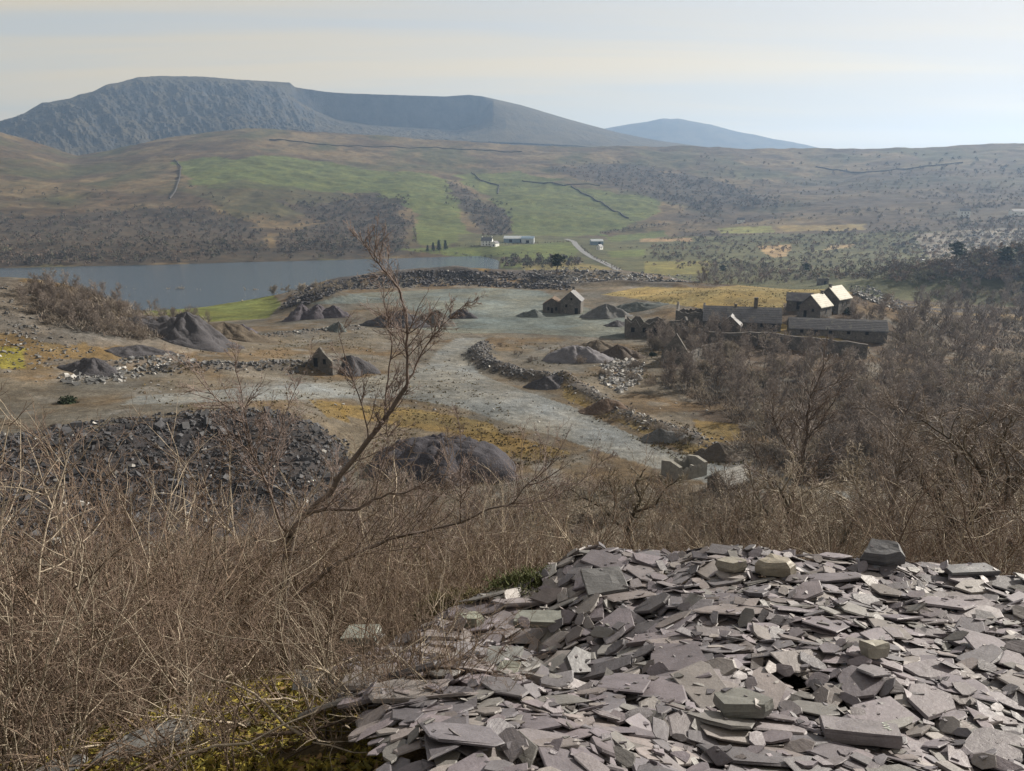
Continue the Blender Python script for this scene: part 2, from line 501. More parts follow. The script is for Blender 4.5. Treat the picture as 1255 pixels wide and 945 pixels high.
for k, wp in WOODS.items():
    setc(far & inpoly(P1, P2, wp), WOODC, {'east': 0.5, 'floor': 0.75}.get(k, 0.9))
# fields on the valley floor beyond the lake
vf = (D > 480) & ~LAKE
setc((D > 480) & (D <= 1150) & (PXv > 560) & (P2 > 286), (0.07, 0.074, 0.038))
for fp, c in (([(480, 306), (580, 303), (700, 297), (712, 306), (700, 317), (560, 314)], GREEN),
              ([(590, 318), (700, 316), (712, 325), (600, 330)], GREEN), ([(690, 318), (760, 330), (770, 345), (640, 345), (640, 326)], (0.13, 0.115, 0.05)),
              ([(740, 290), (815, 282), (818, 290), (750, 297)], GREEN), ([(745, 308), (790, 306), (790, 314), (750, 316)], GREEN),
              ([(880, 279), (945, 277), (950, 285), (885, 287)], (0.13, 0.14, 0.05)), ([(950, 276), (1060, 275), (1060, 282), (960, 284)], (0.16, 0.13, 0.06)),
              ([(927, 302), (971, 300), (962, 315), (945, 316)], (0.24, 0.18, 0.10)), ([(1008, 307), (1020, 301), (1048, 299), (1040, 304)], (0.24, 0.19, 0.11)),
              ([(785, 292), (850, 291), (850, 296), (785, 297)], (0.2, 0.15, 0.09)), ([(790, 320), (870, 320), (870, 334), (790, 338)], (0.13, 0.125, 0.045)),
              ([(1120, 288), (1210, 280), (1300, 278), (1300, 345), (1180, 330), (1140, 318)], (0.17, 0.16, 0.14))):
    setc(vf & inpoly(PXv + jx * 0.25, PYv + jy * 0.25, fp), c)
# quarry floor
q = (D > 80) & (D <= 480)
setc(q, BROWN)
nq = fbm(X * 0.07, Y * 0.07, 5); nq2 = fbm(X * 0.2 + 5, Y * 0.2, 4)
setc(q & (PXv + 3 * jx < 850), (0.096, 0.09, 0.078))
setc(q * np.clip((nq - 0.5) * 8, 0, 1), (0.095, 0.072, 0.045), 0.8)
setc(q * np.clip((nq2 - 0.55) * 8, 0, 1), (0.118, 0.116, 0.11), 0.8)
QX, QY = PXv + jx * 0.35, PYv + jy * 0.45
ROAD = [(150, 497), (170, 486), (300, 476), (420, 468), (520, 450), (535, 430), (560, 415), (600, 414), (585, 425), (575, 440), (585, 458), (640, 480), (700, 500), (760, 528), (830, 556), (900, 575), (1010, 600), (1200, 615), (1300, 615), (1300, 640), (1100, 632), (950, 615), (850, 588), (760, 562), (690, 540), (620, 520), (560, 500), (500, 490), (420, 488), (300, 492)]
YARDP = [(380, 372), (430, 360), (520, 356), (600, 352), (660, 356), (700, 372), (740, 384), (800, 395), (830, 405), (760, 415), (640, 408), (560, 408), (470, 402), (520, 384), (470, 372)]
setc(q & inpoly(QX, QY, YARDP), YARD); setc(q & inpoly(QX, QY, [(590, 388), (700, 386), (720, 396), (690, 404), (560, 402)]), (0.10, 0.125, 0.13), 0.9)
setc(q & inpoly(QX, QY, ROAD), GRAVEL)
setc(q & inpoly(QX, QY, [(560, 440), (600, 470), (700, 510), (800, 550), (840, 572), (780, 560), (640, 505), (560, 470)]), (0.16, 0.172, 0.178), 0.8)
for fp in ([(600, 530), (660, 545), (700, 556), (660, 566), (600, 560), (560, 530)], [(420, 497), (500, 500), (600, 520), (620, 540), (500, 525), (420, 510)],
           [(690, 470), (740, 500), (850, 545), (900, 560), (850, 560), (760, 520), (690, 490)], [(850, 515), (905, 520), (910, 540), (860, 545)], [(380, 490), (420, 494), (430, 520), (400, 510)]):
    setc(q & inpoly(QX, QY, fp), (0.14, 0.105, 0.038), 0.75)
yk = [(735, 362), (790, 352), (870, 352), (950, 345), (1050, 346), (1055, 358), (960, 372), (950, 395), (1010, 410), (1065, 425), (1030, 430), (925, 407), (900, 385), (800, 370)]
setc(q & inpoly(QX, QY, yk), YGRASS, 0.9)
setc(q & inpoly(PXv + jx * .1, PYv + jy * .2, [(165, 358), (335, 361), (345, 372), (328, 390), (240, 395), (175, 392)]) & (D > 290), (0.092, 0.108, 0.034))
tipm = (D > 396) & (D < 470) & (PXv > 380)
setc(tipm, SLATE, 0.85); setc(tipm * np.clip((fbm(X * 0.06 + 3, Y * 0.06, 4) - 0.52) * 9, 0, 1), (0.16, 0.12, 0.055), 0.9)
setc((D > 395) & (D < 470) & (PXv > 690) & (PXv < 1000) & inpoly(QX, QY, [(690, 320), (860, 330), (860, 350), (740, 352), (690, 346)]), (0.11, 0.105, 0.105), 0.7)
setc(q * np.clip(1.6 - BERM / 2.2, 0, 1), (0.075, 0.072, 0.072), 0.85)
bank = (D > 96) & (Z > 19.6 + 1.2 * n_mid) & (D < 122 + 8 * (nq2 - .5)) & (PXv + jx < 425)
setc(bank, SLATE)
hillm = inpoly(QX, QY, [(-300, 340), (40, 342), (110, 350), (250, 380), (285, 400), (200, 435), (60, 450), (-300, 470)]) & (D > 150) & (D < 290)
setc(hillm, (0.10, 0.076, 0.042)); setc(hillm & (fbm(X * .09, Y * .09, 4) > .52), (0.10, 0.096, 0.092), 0.85)
setc(hillm & inpoly(QX, QY, [(-100, 425), (30, 425), (30, 450), (-100, 455)]), (0.13, 0.12, 0.03))
# wooded slope under the tip and the ground by the camera
setc((D > 6.8) & (D <= 84), (0.06, 0.046, 0.032)); setc((D > 6.8) & (D <= 84) & (nq2 > 0.55), (0.075, 0.065, 0.03))
nearm = D <= 9
setc(nearm, (0.085, 0.068, 0.04)); setc(nearm & (PXv < 640) & (fbm(X * 1.3, Y * 1.3, 4) > 0.4), MOSS)
setc(nearm & (PXv < 640) & (fbm(X * 2.1 + 9, Y * 2.1, 4) > 0.6), (0.09, 0.088, 0.088))
setc((HEAPBED > 0.2) & (D < 8), (0.085, 0.08, 0.082))
setc(LAKE, (0.05, 0.045, 0.035))

def grid_quads(nr, ncol):
    i = np.arange(nr - 1)[:, None]; j = np.arange(ncol - 1)[None]
    a = i * ncol + j
    return np.stack([a, a + 1, a + 1 + ncol, a + ncol], -1).reshape(-1, 4)

m, t, b = new_mat('ground')
a_ = nd(t, 'ShaderNodeAttribute', attribute_name='col'); g_ = t.nodes.new('ShaderNodeNewGeometry')
vec = g_.outputs['Position']; c = a_.outputs['Color']
sepd = nd(t, 'ShaderNodeVectorMath', operation='LENGTH'); t.links.new(vec, sepd.inputs[0])
for sc_, amt, lo, hi in ((0.016, 0.30, .3, .7), (0.09, 0.34, .32, .68), (0.55, 0.34, .3, .7), (3.5, 0.4, .3, .7)):
    v = ramp(t, noise(t, vec, sc_, 5, 0.62), lo, hi, 1 - amt, 1 + amt)
    c = mixc(t, 1.0, c, grey(t, v), 'MULTIPLY')
c = mixc(t, ramp(t, noise(t, vec, 0.9, 6, .7), 0.56, 0.64, 0, 0.55), c, mixc(t, 1.0, c, (0.55, 0.5, 0.42), 'MULTIPLY'))
c = mixc(t, ramp(t, noise(t, vec, 1.9, 5, .7), 0.6, 0.68, 0, 0.5), c, mixc(t, 1.0, c, (1.28, 1.25, 1.2), 'MULTIPLY'))
hue = ramp(t, noise(t, vec, 0.05, 4, 0.6), 0.35, 0.65)
c = mixc(t, hue, c, mixc(t, 1.0, c, (1.12, 0.98, 0.82), 'MULTIPLY'))
t.links.new(c, b.inputs['Base Color']); b.inputs['Roughness'].default_value = 0.95; b.inputs['Specular IOR Level'].default_value = 0.1
bump(t, b, noise(t, vec, 0.35, 8, 0.7), 0.55, 0.9)
M_GROUND = m
# the sheet is round: close the seam behind the camera
gv = np.stack([X, Y, Z], -1).reshape(-1, 3)
ground = link('ground', mesh_np('ground', gv, quads=grid_quads(len(d_rows), len(az_cols))[:, ::-1], mat=M_GROUND, smooth=True, colors=Cg.reshape(-1, 3)))
tag(ground, kind='structure')

# ---- mountain
def sheet(name, lines, azs, rows, mat, rough, smooth=True):
    Zm = polar_sheet(lines, azs, rows)
    Zm = smooth_rows(Zm, 2); Zm = smooth_cols(Zm, 1)
    Xm = rows[:, None] * np.sin(azs)[None]; Ym = rows[:, None] * np.cos(azs)[None]
    Zm = rough(Xm, Ym, Zm)
    return link(name, mesh_np(name, np.stack([Xm, Ym, Zm], -1).reshape(-1, 3), quads=grid_quads(len(rows), len(azs))[:, ::-1], mat=mat, smooth=smooth))
crest = [(-420, 200), (-150, 180), (-60, 166), (0, 149), (25, 142), (42, 132), (52, 126), (68, 124), (84, 121), (100, 115), (112, 113), (130, 104), (150, 100), (168, 94.5), (200, 93), (250, 94), (300, 98), (348, 100.5), (355, 101), (362, 107), (400, 112.5), (420, 114), (480, 116), (545, 118), (575, 116), (590, 117.5), (640, 129), (700, 147), (760, 163), (820, 175), (900, 184), (1000, 196)]
ML = [
    [(-420, None, 2600, 60), (1000, None, 2600, 60)],
    [(-420, 230, 3050), (0, 190, 3050), (95, 196, 3050), (300, 168, 3050), (420, 168, 3050), (520, 172, 3050), (600, 174, 3050), (700, 178, 3050), (760, 184, 3050), (1000, 205, 3050)],
    [(-420, 220, 3380), (-100, 190, 3380), (0, 170, 3380), (50, 158, 3380), (90, 143, 3380), (130, 146, 3380), (180, 150, 3380), (250, 141, 3380), (300, 138, 3380), (340, 150, 3380), (380, 160, 3380), (430, 163, 3380), (560, 168, 3380), (590, 160, 3380), (620, 150, 3380), (700, 162, 3380), (760, 174, 3380), (1000, 200, 3380)],
    [(-420, 205, 3640), (-60, 172, 3640), (0, 155, 3640), (42, 140, 3640), (60, 134, 3640), (100, 124, 3640), (168, 106, 3640), (250, 104, 3640), (300, 107, 3640), (340, 112, 3660), (362, 122, 3700), (380, 134, 3720), (410, 146, 3735), (450, 153, 3740), (560, 160, 3740), (586, 152, 3735), (597, 133, 3680), (604, 125, 3640), (640, 133, 3640), (700, 151, 3640), (760, 166, 3640), (1000, 198, 3640)],
    [(x, y, 3780) for x, y in crest],
    [(x, y + 45, 4700) for x, y in crest],
]
def rough_m(Xm, Ym, Zm):
    w = np.clip((Zm - 150) / 200, 0, 1)
    dm = np.hypot(Xm, Ym)
    px, _ = project(np.stack([Xm, Ym, Zm], -1))
    wc = np.clip(1 - np.abs(dm - 3780) / 210, 0, 1)
    crag = np.clip((600 - px) / 40, 0.12, 1) * np.where((px > 385) & (px < 600), 0.45, 1.0)
    r = (ridged(px / 26 + 0.004 * dm, dm * 0.0045, 5) - 0.5) * 34 * w * crag * (1 - 0.95 * wc)
    r = r + (ridged(px / 7 + 0.01 * dm, dm * 0.012, 4) - 0.5) * 26 * w * crag * (1 - 0.9 * wc)
    r = r + (fbm(Xm * 0.06, Ym * 0.05, 3) - 0.5) * 16 * w * crag * (1 - 0.9 * wc)
    r = r + (fbm(Xm * 0.03, Ym * 0.03, 4) - 0.5) * 10 * wc * np.clip((150 - px) / 60, 0.08, 1)
    return Zm + r
m, t, b = new_mat('mountain_rock')
g_ = t.nodes.new('ShaderNodeNewGeometry'); vec = g_.outputs['Position']
sx = t.nodes.new('ShaderNodeSeparateXYZ'); t.links.new(g_.outputs['Normal'], sx.inputs[0])
steep = ramp(t, sx.outputs['Z'], 0.62, 0.86)
rock = mixc(t, ramp(t, noise(t, vec, 0.02, 8, 0.7), 0.35, 0.68), (0.011, 0.014, 0.019), (0.062, 0.064, 0.07))
turf = mixc(t, ramp(t, noise(t, vec, 0.006, 6, 0.6), 0.35, 0.65), (0.055, 0.048, 0.033), (0.085, 0.072, 0.048))
nzs = ramp(t, noise(t, vec, 0.012, 6, 0.65), 0.4, 0.6, -0.35, 0.35)
add = nd(t, 'ShaderNodeMath', operation='ADD', use_clamp=True); t.links.new(steep, add.inputs[0]); t.links.new(nzs, add.inputs[1])
t.links.new(mixc(t, add.outputs[0], rock, turf), b.inputs['Base Color'])
b.inputs['Roughness'].default_value = 0.95; b.inputs['Specular IOR Level'].default_value = 0.1
bump(t, b, noise(t, vec, 0.09, 8, 0.75), 0.6, 8.0)
M_MTN = m
az0, az1 = float(ray(-420, 150)[0]), float(ray(1000, 150)[0])
mountain = sheet('mountain', ML, np.linspace(az0, az1, 680), np.concatenate([np.linspace(2600, 3050, 12)[:-1], np.linspace(3050, 3800, 230), np.linspace(3810, 4700, 14)]), M_MTN, rough_m, False)
tag(mountain, kind='structure')
fc = [(600, 196), (700, 165), (742, 156.5), (760, 153), (790, 148), (805, 145.5), (812, 144), (820, 145), (832, 144.5), (845, 148), (870, 152), (900, 160), (950, 170), (985, 176), (1020, 181), (1100, 196), (1300, 215)]
FL = [[(600, None, 4900, 60), (1300, None, 4900, 60)], [(x, y, 6200) for x, y in fc], [(x, y + 40, 7400) for x, y in fc]]
far_mountain = sheet('far_mountain', FL, np.linspace(float(ray(600, 170)[0]), float(ray(1300, 170)[0]), 260), np.concatenate([np.linspace(4900, 6200, 40), np.linspace(6230, 7400, 10)]), M_MTN,
                     lambda a, b_, z: z + (fbm(a * 0.004, b_ * 0.004, 5) - 0.5) * 26 * np.clip((z - 150) / 300, 0, 1))
tag(far_mountain, kind='structure')

# ---- lake
m, t, b = new_mat('lake_water')
g_ = t.nodes.new('ShaderNodeNewGeometry'); vec = g_.outputs['Position']
b.inputs['Base Color'].default_value = (0.022, 0.05, 0.085, 1); b.inputs['Roughness'].default_value = 0.1; b.inputs['IOR'].default_value = 1.33
mpn = nd(t, 'ShaderNodeMapping'); mpn.inputs['Scale'].default_value = (0.5, 1.6, 1); t.links.new(vec, mpn.inputs[0])
bump(t, b, noise(t, mpn.outputs[0], 0.5, 6, 0.65), 0.55, 0.5)
azl = np.linspace(R(-48), float(ray(640, 320)[0]), 80); dl = np.linspace(455, 960, 24)
lv = np.stack([dl[:, None] * np.sin(azl)[None], dl[:, None] * np.cos(azl)[None], np.full((24, 80), 0.0)], -1).reshape(-1, 3)
lake = link('lake', mesh_np('lake', lv, quads=grid_quads(24, 80)[:, ::-1], mat=m)); tag(lake, kind='structure')

# ---- the air of the valley
def box_mesh(name, lo, hi, mat):
    x0, y0, z0 = lo; x1, y1, z1 = hi
    v = [(x0, y0, z0), (x1, y0, z0), (x1, y1, z0), (x0, y1, z0), (x0, y0, z1), (x1, y0, z1), (x1, y1, z1), (x0, y1, z1)]
    return mesh_np(name, v, quads=[(0, 3, 2, 1), (4, 5, 6, 7), (0, 1, 5, 4), (1, 2, 6, 5), (2, 3, 7, 6), (3, 0, 4, 7)], mat=mat)
m = bpy.data.materials.new('haze_air'); m.use_nodes = True; t = m.node_tree; t.nodes.clear()
o_ = t.nodes.new('ShaderNodeOutputMaterial'); pv = t.nodes.new('ShaderNodeVolumePrincipled')
pv.inputs['Color'].default_value = (0.44, 0.655, 1.0, 1); pv.inputs['Density'].default_value = HAZE_DENSITY; pv.inputs['Anisotropy'].default_value = 0.36
t.links.new(pv.outputs[0], o_.inputs['Volume'])
haze = link('haze', box_mesh('haze', (-7700, -7700, -10), (7700, 7700, float(max(v.co.z for v in far_mountain.data.vertices)) + 60), m)); tag(haze, kind='stuff')

# ------------------------------------------------------------------ slate tip in the foreground
def slate_mat(name, base_bump=0.5):
    m, t, b = new_mat(name)
    a = nd(t, 'ShaderNodeAttribute', attribute_name='col'); g = t.nodes.new('ShaderNodeNewGeometry'); vec = g.outputs['Position']
    c = a.outputs['Color']
    v = ramp(t, noise(t, vec, 9, 6, 0.65), 0.3, 0.7, 0.78, 1.22); c = mixc(t, 1.0, c, grey(t, v), 'MULTIPLY')
    v = ramp(t, noise(t, vec, 90, 4, 0.7), 0.3, 0.7, 0.82, 1.18); c = mixc(t, 1.0, c, grey(t, v), 'MULTIPLY')
    c = mixc(t, ramp(t, noise(t, vec, 26, 6, 0.75), 0.66, 0.78, 0, 0.5), c, (0.27, 0.265, 0.24))      # weathered pale patches
    c = mixc(t, ramp(t, noise(t, vec, 14, 5, 0.7), 0.66, 0.78, 0, 0.55), c, (0.16, 0.12, 0.075))      # rusty stain
    t.links.new(c, b.inputs['Base Color'])
    r = ramp(t, noise(t, vec, 40, 4, 0.6), 0.3, 0.7, 0.42, 0.66); t.links.new(r, b.inputs['Roughness'])
    b.inputs['Specular IOR Level'].default_value = 0.42
    mpv = nd(t, 'ShaderNodeMapping'); mpv.inputs['Scale'].default_value = (5, 5, 130); t.links.new(vec, mpv.inputs[0]); n_l = noise(t, mpv.outputs[0], 1.0, 5, 0.6)
    n_a0 = noise(t, vec, 28, 8, 0.72); mm = nd(t, 'ShaderNodeMath', operation='MULTIPLY_ADD'); t.links.new(n_l, mm.inputs[0]); mm.inputs[1].default_value = 0.8; t.links.new(n_a0, mm.inputs[2]); n_a = mm.outputs[0]; n_b = noise(t, vec, 170, 3, 0.6)
    ad = nd(t, 'ShaderNodeMath', operation='MULTIPLY_ADD'); t.links.new(n_b, ad.inputs[0]); ad.inputs[1].default_value = 0.25; t.links.new(n_a, ad.inputs[2])
    bump(t, b, ad.outputs[0], 0.6, 0.006)
    return m
M_SLATE = slate_mat('slate')

def slate_outline(L, W, n, r):
    """irregular straight-edged outline, long axis x"""
    kind = r.random()
    if kind < 0.45:                       # sheared quadrilateral with broken corners
        sh = r.uniform(-0.25, 0.25) * L
        q = np.array([[-L / 2 + sh, -W / 2], [L / 2 + sh * r.uniform(0, 1), -W / 2 * r.uniform(0.6, 1)], [L / 2 - sh, W / 2 * r.uniform(0.7, 1)], [-L / 2 - sh * r.uniform(0, 1), W / 2]])
        pts = []
        for i in range(4):
            p, nx = q[i], q[(i + 1) % 4]; pv_ = q[i - 1]
            if r.random() < 0.55:
                k = r.uniform(0.08, 0.3); pts += [p + (pv_ - p) * k, p + (nx - p) * r.uniform(0.08, 0.3)]
            else: pts.append(p)
        pts = np.array(pts)
    else:
        n = r.integers(5, 9)
        th = np.sort((np.arange(n) + r.uniform(-0.38, 0.38, n)) / n * 2 * math.pi)
        rad = r.uniform(0.8, 1.12, n)
        pts = np.stack([np.cos(th) * L / 2 * rad, np.sin(th) * W / 2 * rad], -1)
    return pts

def slate_geo(P, T, r, taper=0.06):
    n = len(P)
    c = P.mean(0)
    def rg(s, z, j): return np.column_stack([c + (P - c) * s + r.normal(0, j, P.shape), np.full(n, z) + r.normal(0, T * 0.06, n)])
    sz = np.abs(P).max()
    lo = rg(1 - taper * r.uniform(0, 2), 0.0, sz * 0.015); mid = rg(1.0, T * r.uniform(0.35, 0.7), sz * 0.02); hi = rg(1 - taper * r.uniform(0.3, 1.6), T, sz * 0.015)
    v = np.vstack([lo, mid, hi, [[*c, T * r.uniform(0.94, 1.1)]], [[*c, 0]]])
    i = np.arange(n); j = (i + 1) % n
    t = np.vstack([np.column_stack([i, j, n + j]), np.column_stack([i, n + j, n + i]), np.column_stack([n + i, n + j, 2 * n + j]), np.column_stack([n + i, 2 * n + j, 2 * n + i]),
                   np.column_stack([2 * n + i, 2 * n + j, np.full(n, 3 * n)]), np.column_stack([j, i, np.full(n, 3 * n + 1)])])
    return v, t

GX0, GX1, GY0, GY1, CELL = -3.4, 6.4, 0.9, 8.4, 0.02
gxs = np.arange(GX0, GX1, CELL); gys = np.arange(GY0, GY1, CELL)
GXX, GYY = np.meshgrid(gxs, gys, indexing='ij')
HB = ground_z(GXX, GYY) + 0.27 - 0.05 - 0.12 * np.clip((1.4 - GXX) / 1.5, 0, 1) * np.clip((GYY - 2.5) / 1.5, 0, 1) + (fbm(GXX * 1.6, GYY * 1.6, 3) - 0.5) * 0.16
def dent(px, py, d, r_, h):
    global HB
    p = at(px, py, d); HB = HB + h * np.exp(-((GXX - p[0]) ** 2 + (GYY - p[1]) ** 2) / r_ ** 2)
dent(690, 845, 3.75, 0.17, -0.34); dent(745, 715, 5.5, 0.35, 0.10); dent(1080, 700, 6.0, 0.4, 0.06)
dent(870, 690, 6.1, 0.5, 0.08)

def heap_here(x, y):
    d = math.hypot(x, y); a = math.atan2(x, y)
    if d > 7.6 or d < 1.5 or abs(a) > R(60): return 0
    if y < 1.3: return 0
    # western limit of the bare slate runs from the far corner down to the camera's feet
    lim = -1.15 + (4.9 - y) * 0.28
    if y > 4.9: lim = -1.15 + (y - 4.9) * 1.25
    k = (x - lim) / 0.35
    return min(1.0, max(0.0, k + 0.3))
HB0 = HB.copy()
def lowest(r, n, box):
    best = None
    for _ in range(n):
        x = r.uniform(box[0], box[1]); y = r.uniform(box[2], box[3])
        if r.random() > heap_here(x, y): continue
        i = int((x - GX0) / CELL); j = int((y - GY0) / CELL); e = HB[i, j] - HB0[i, j]
        if best is None or e < best[0]: best = (e, x, y)
    return best
def drop(x, y, yaw, P, T, r, tilt=None, sink=0.86, keep=True):
    """lay a slate on the heap as built so far: fits the support under its outline"""
    cy_, sy_ = math.cos(yaw), math.sin(yaw)
    W2 = np.column_stack([P[:, 0] * cy_ - P[:, 1] * sy_, P[:, 0] * sy_ + P[:, 1] * cy_])
    rad = np.abs(W2).max(0) + CELL
    i0 = int((x - rad[0] - GX0) / CELL); i1 = int((x + rad[0] - GX0) / CELL) + 1
    j0 = int((y - rad[1] - GY0) / CELL); j1 = int((y + rad[1] - GY0) / CELL) + 1
    if i0 < 0 or j0 < 0 or i1 >= HB.shape[0] or j1 >= HB.shape[1]: return None
    xx = GXX[i0:i1, j0:j1] - x; yy = GYY[i0:i1, j0:j1] - y
    ins = inpoly(xx, yy, W2)
    if ins.sum() < 4: return None
    h = HB[i0:i1, j0:j1]; hx, hy, hh = xx[ins], yy[ins], h[ins]
    A = np.column_stack([hx, hy, np.ones_like(hx)])
    co = np.linalg.lstsq(A, hh, rcond=None)[0]
    if tilt is not None: co[0], co[1] = tilt
    else:
        co[:2] += r.normal(0, 0.05, 2)
        s = math.hypot(co[0], co[1])
        if s > 0.75: co[:2] *= 0.75 / s
    res = hh - (co[0] * hx + co[1] * hy)
    off = np.quantile(res, sink)
    h2 = h.copy(); h2[ins] = np.maximum(hh, co[0] * hx + co[1] * hy + off + T); HB[i0:i1, j0:j1] = h2
    nrm = np.array([-co[0], -co[1], 1.0]); nrm /= np.linalg.norm(nrm)
    ax = np.array([cy_, sy_, 0]); ax = ax - nrm * ax.dot(nrm); ax /= np.linalg.norm(ax)
    ay = np.cross(nrm, ax)
    return np.array([x, y, off]), np.stack([ax, ay, nrm], 1)

PALETTE = (0.91, 0.87, 0.885) * np.array([(0.155, 0.140, 0.150), (0.135, 0.125, 0.138), (0.165, 0.155, 0.160), (0.125, 0.122, 0.130), (0.150, 0.150, 0.142), (0.175, 0.160, 0.155), (0.105, 0.102, 0.112), (0.20, 0.19, 0.18), (0.14, 0.128, 0.14)])
def slate_col(r):
    return PALETTE[r.integers(len(PALETTE))] * r.uniform(0.75, 1.28)

slate_heap = link('slate_heap', None)
slate_heap.empty_display_size = 0.2
tag(slate_heap, kind='structure')
SL = []
sr = np.random.default_rng(21)
N_SL = 6200
for k in range(N_SL):
    got = lowest(sr, 5, (-1.7, 6.1, 1.4, 7.2))
    if got is None: continue
    _, x, y = got
    west = x < 0.7 and y > 3.0
    f = k / N_SL
    if f < 0.45: L = sr.uniform(0.07, 0.2)
    else: L = min(0.38, 0.08 + sr.exponential(0.07))
    if west and sr.random() < 0.16 and f > 0.4: L = sr.uniform(0.18, 0.4)
    elif f > 0.5 and sr.random() < 0.09: L = sr.uniform(0.22, 0.38)
    W = L * sr.uniform(0.38, 0.85)
    T = min(0.026, L * sr.uniform(0.018, 0.075)) * (1.5 if west else 1)
    P = slate_outline(L, W, 7, sr)
    yaw = sr.normal(0.15, 0.9) if sr.random() < 0.7 else sr.uniform(0, 6.28)
    got = drop(x, y, yaw, P, T, sr, sink=0.88)
    if got is None: continue
    v, t_ = slate_geo(P, T, sr)
    SL.append((got[0], got[1], v, t_, slate_col(sr), L * W))

# ---- single blocks one can point at
def block(name, label, px, py, d, L, W, T, yaw, tilt=None, col=(0.13, 0.125, 0.13), seed=1, taper=0.05, cat='slate', sink=0.9, pts=None, group=None):
    r = np.random.default_rng(seed)
    p = at(px, py, d)
    P = np.array(pts, float) * (L, W) if pts is not None else slate_outline(L, W, 6, r)
    got = drop(p[0], p[1], R(yaw), P, T, r, tilt=tilt, sink=sink)
    v, t_ = slate_geo(P, T, r, taper)
    bm = bmesh.new(); bvs = [bm.verts.new(x_) for x_ in v]
    for f_ in t_: bm.faces.new([bvs[q_] for q_ in f_])
    bmesh.ops.subdivide_edges(bm, edges=bm.edges[:], cuts=2, use_grid_fill=True)
    bm.normal_update(); bm.verts.ensure_lookup_table(); amp = 0.05 * min(L, W)
    for q_ in bm.verts:                                  # rough broken faces
        c3 = q_.co; k_ = fbm(np.array(c3.x * 22 + seed), np.array(c3.y * 22 + c3.z * 31), 3) - 0.5
        q_.co = c3 + q_.normal * float(k_) * amp + Vector(r.normal(0, amp * 0.10, 3))
    bm.verts.index_update(); v = np.array([q_.co[:] for q_ in bm.verts]); t_ = np.array([[q_.index for q_ in f_.verts] for f_ in bmesh.ops.triangulate(bm, faces=bm.faces[:])['faces']]); bm.free()
    o = link(name, mesh_np(name, v, tris=t_, mat=M_SLATE, colors=np.tile(np.array(col), (len(v), 1))))
    o.matrix_world = Matrix.Translation(got[0]) @ Matrix([list(x_) for x_ in got[1]]).to_4x4()
    tag(o, label, cat, group)
    return o, got
Q4 = [(-.5, -.5), (.5, -.42), (.46, .5), (-.44, .42)]
block('slate_block', 'dark wedge-shaped slate block standing on the far crest of the tip', 1082, 690, 6.0, 0.30, 0.22, 0.10, -28, (0.25, 0.16), (0.085, 0.085, 0.093), 3, 0.14, pts=[(-.5, -.45), (.1, -.5), (.5, -.2), (.38, .4), (-.35, .5)])
block('slate_block', 'long low dark slate block at the crest near the right edge', 1190, 688, 6.15, 0.38, 0.16, 0.045, 4, (0.0, -0.05), (0.10, 0.10, 0.108), 5, pts=Q4)
block('boulder', 'pale buff rounded boulder lying behind the middle of the slate tip', 952, 716, 5.55, 0.32, 0.22, 0.10, -35, (0.15, -0.05), (0.23, 0.205, 0.165), 6, 0.28, cat='boulder')
block('boulder', 'small pale broken block left of the buff boulder', 895, 722, 5.45, 0.19, 0.15, 0.08, 20, (0.05, -0.1), (0.21, 0.195, 0.165), 8, 0.16, cat='boulder')
sb, sbg = block('slate_block', 'sawn purple slate bar with a pale chalk scribble near its end', 1060, 856, 3.15, 0.315, 0.13, 0.05, -9, (0.0, -0.12), (0.145, 0.132, 0.142), 9, 0.02, pts=[(-.5, -.42), (.46, -.5), (.5, .3), (-.48, .5)])
block('slate_block', 'thick dark grey rough slate block right of centre, front of the tip', 910, 870, 3.1, 0.23, 0.19, 0.06, 8, (0.05, -0.22), (0.125, 0.125, 0.115), 10, 0.05, pts=[(-.46, -.3), (.25, -.5), (.5, -.32), (.2, .5), (-.42, .42)])
block('slate_block', 'pale buff lump with a white quartz face in mid tip', 1073, 795, 4.0, 0.13, 0.11, 0.07, 10, (0.0, -0.3), (0.24, 0.225, 0.19), 11, 0.1)
block('slate_block', 'big square slab leaning at the western brow of the tip', 740, 738, 5.2, 0.30, 0.25, 0.035, 10, (0.05, 0.42), (0.115, 0.115, 0.118), 12, 0.03, pts=[(-.5, -.5), (.5, -.5), (.48, .4), (-.5, .5)])
block('slate_block', 'broad flat diamond-shaped slab on the low western side of the tip', 615, 798, 4.4, 0.36, 0.25, 0.035, 32, (-0.12, 0.12), (0.125, 0.128, 0.125), 13, 0.03, pts=[(-.5, -.3), (.1, -.5), (.5, .1), (-.1, .5)])
block('slate_block', 'thick oblong slab with a pale broken end, under the heather bush', 660, 762, 4.9, 0.34, 0.16, 0.05, -4, (0.0, 0.1), (0.145, 0.15, 0.135), 14, 0.04, pts=Q4)
block('slate_block', 'blocky slate with pale green lichen top on the western brow', 573, 756, 5.1, 0.22, 0.13, 0.07, 3, (0.0, 0.0), (0.19, 0.20, 0.165), 15, 0.09)
block('slate_block', 'weathered grey boulder at the left end of the bare slate', 443, 775, 5.0, 0.27, 0.2, 0.12, -5, (0.02, 0.05), (0.16, 0.17, 0.15), 16, 0.1, pts=Q4)
block('slate_block', 'dark steep slab overhanging the hollow in the slate tip', 705, 838, 3.85, 0.30, 0.17, 0.03, 48, (-0.75, 0.25), (0.075, 0.073, 0.078), 17, 0.03)
block('slate_block', 'lichen-whitened slab tilted beside the dark hollow', 622, 852, 3.75, 0.17, 0.13, 0.025, 60, (0.15, 0.35), (0.24, 0.245, 0.21), 18, 0.03)
# chalk scribble on the sawn bar: thin strokes laid on its upper face
o_, B_ = sbg
cv, ct = [], []
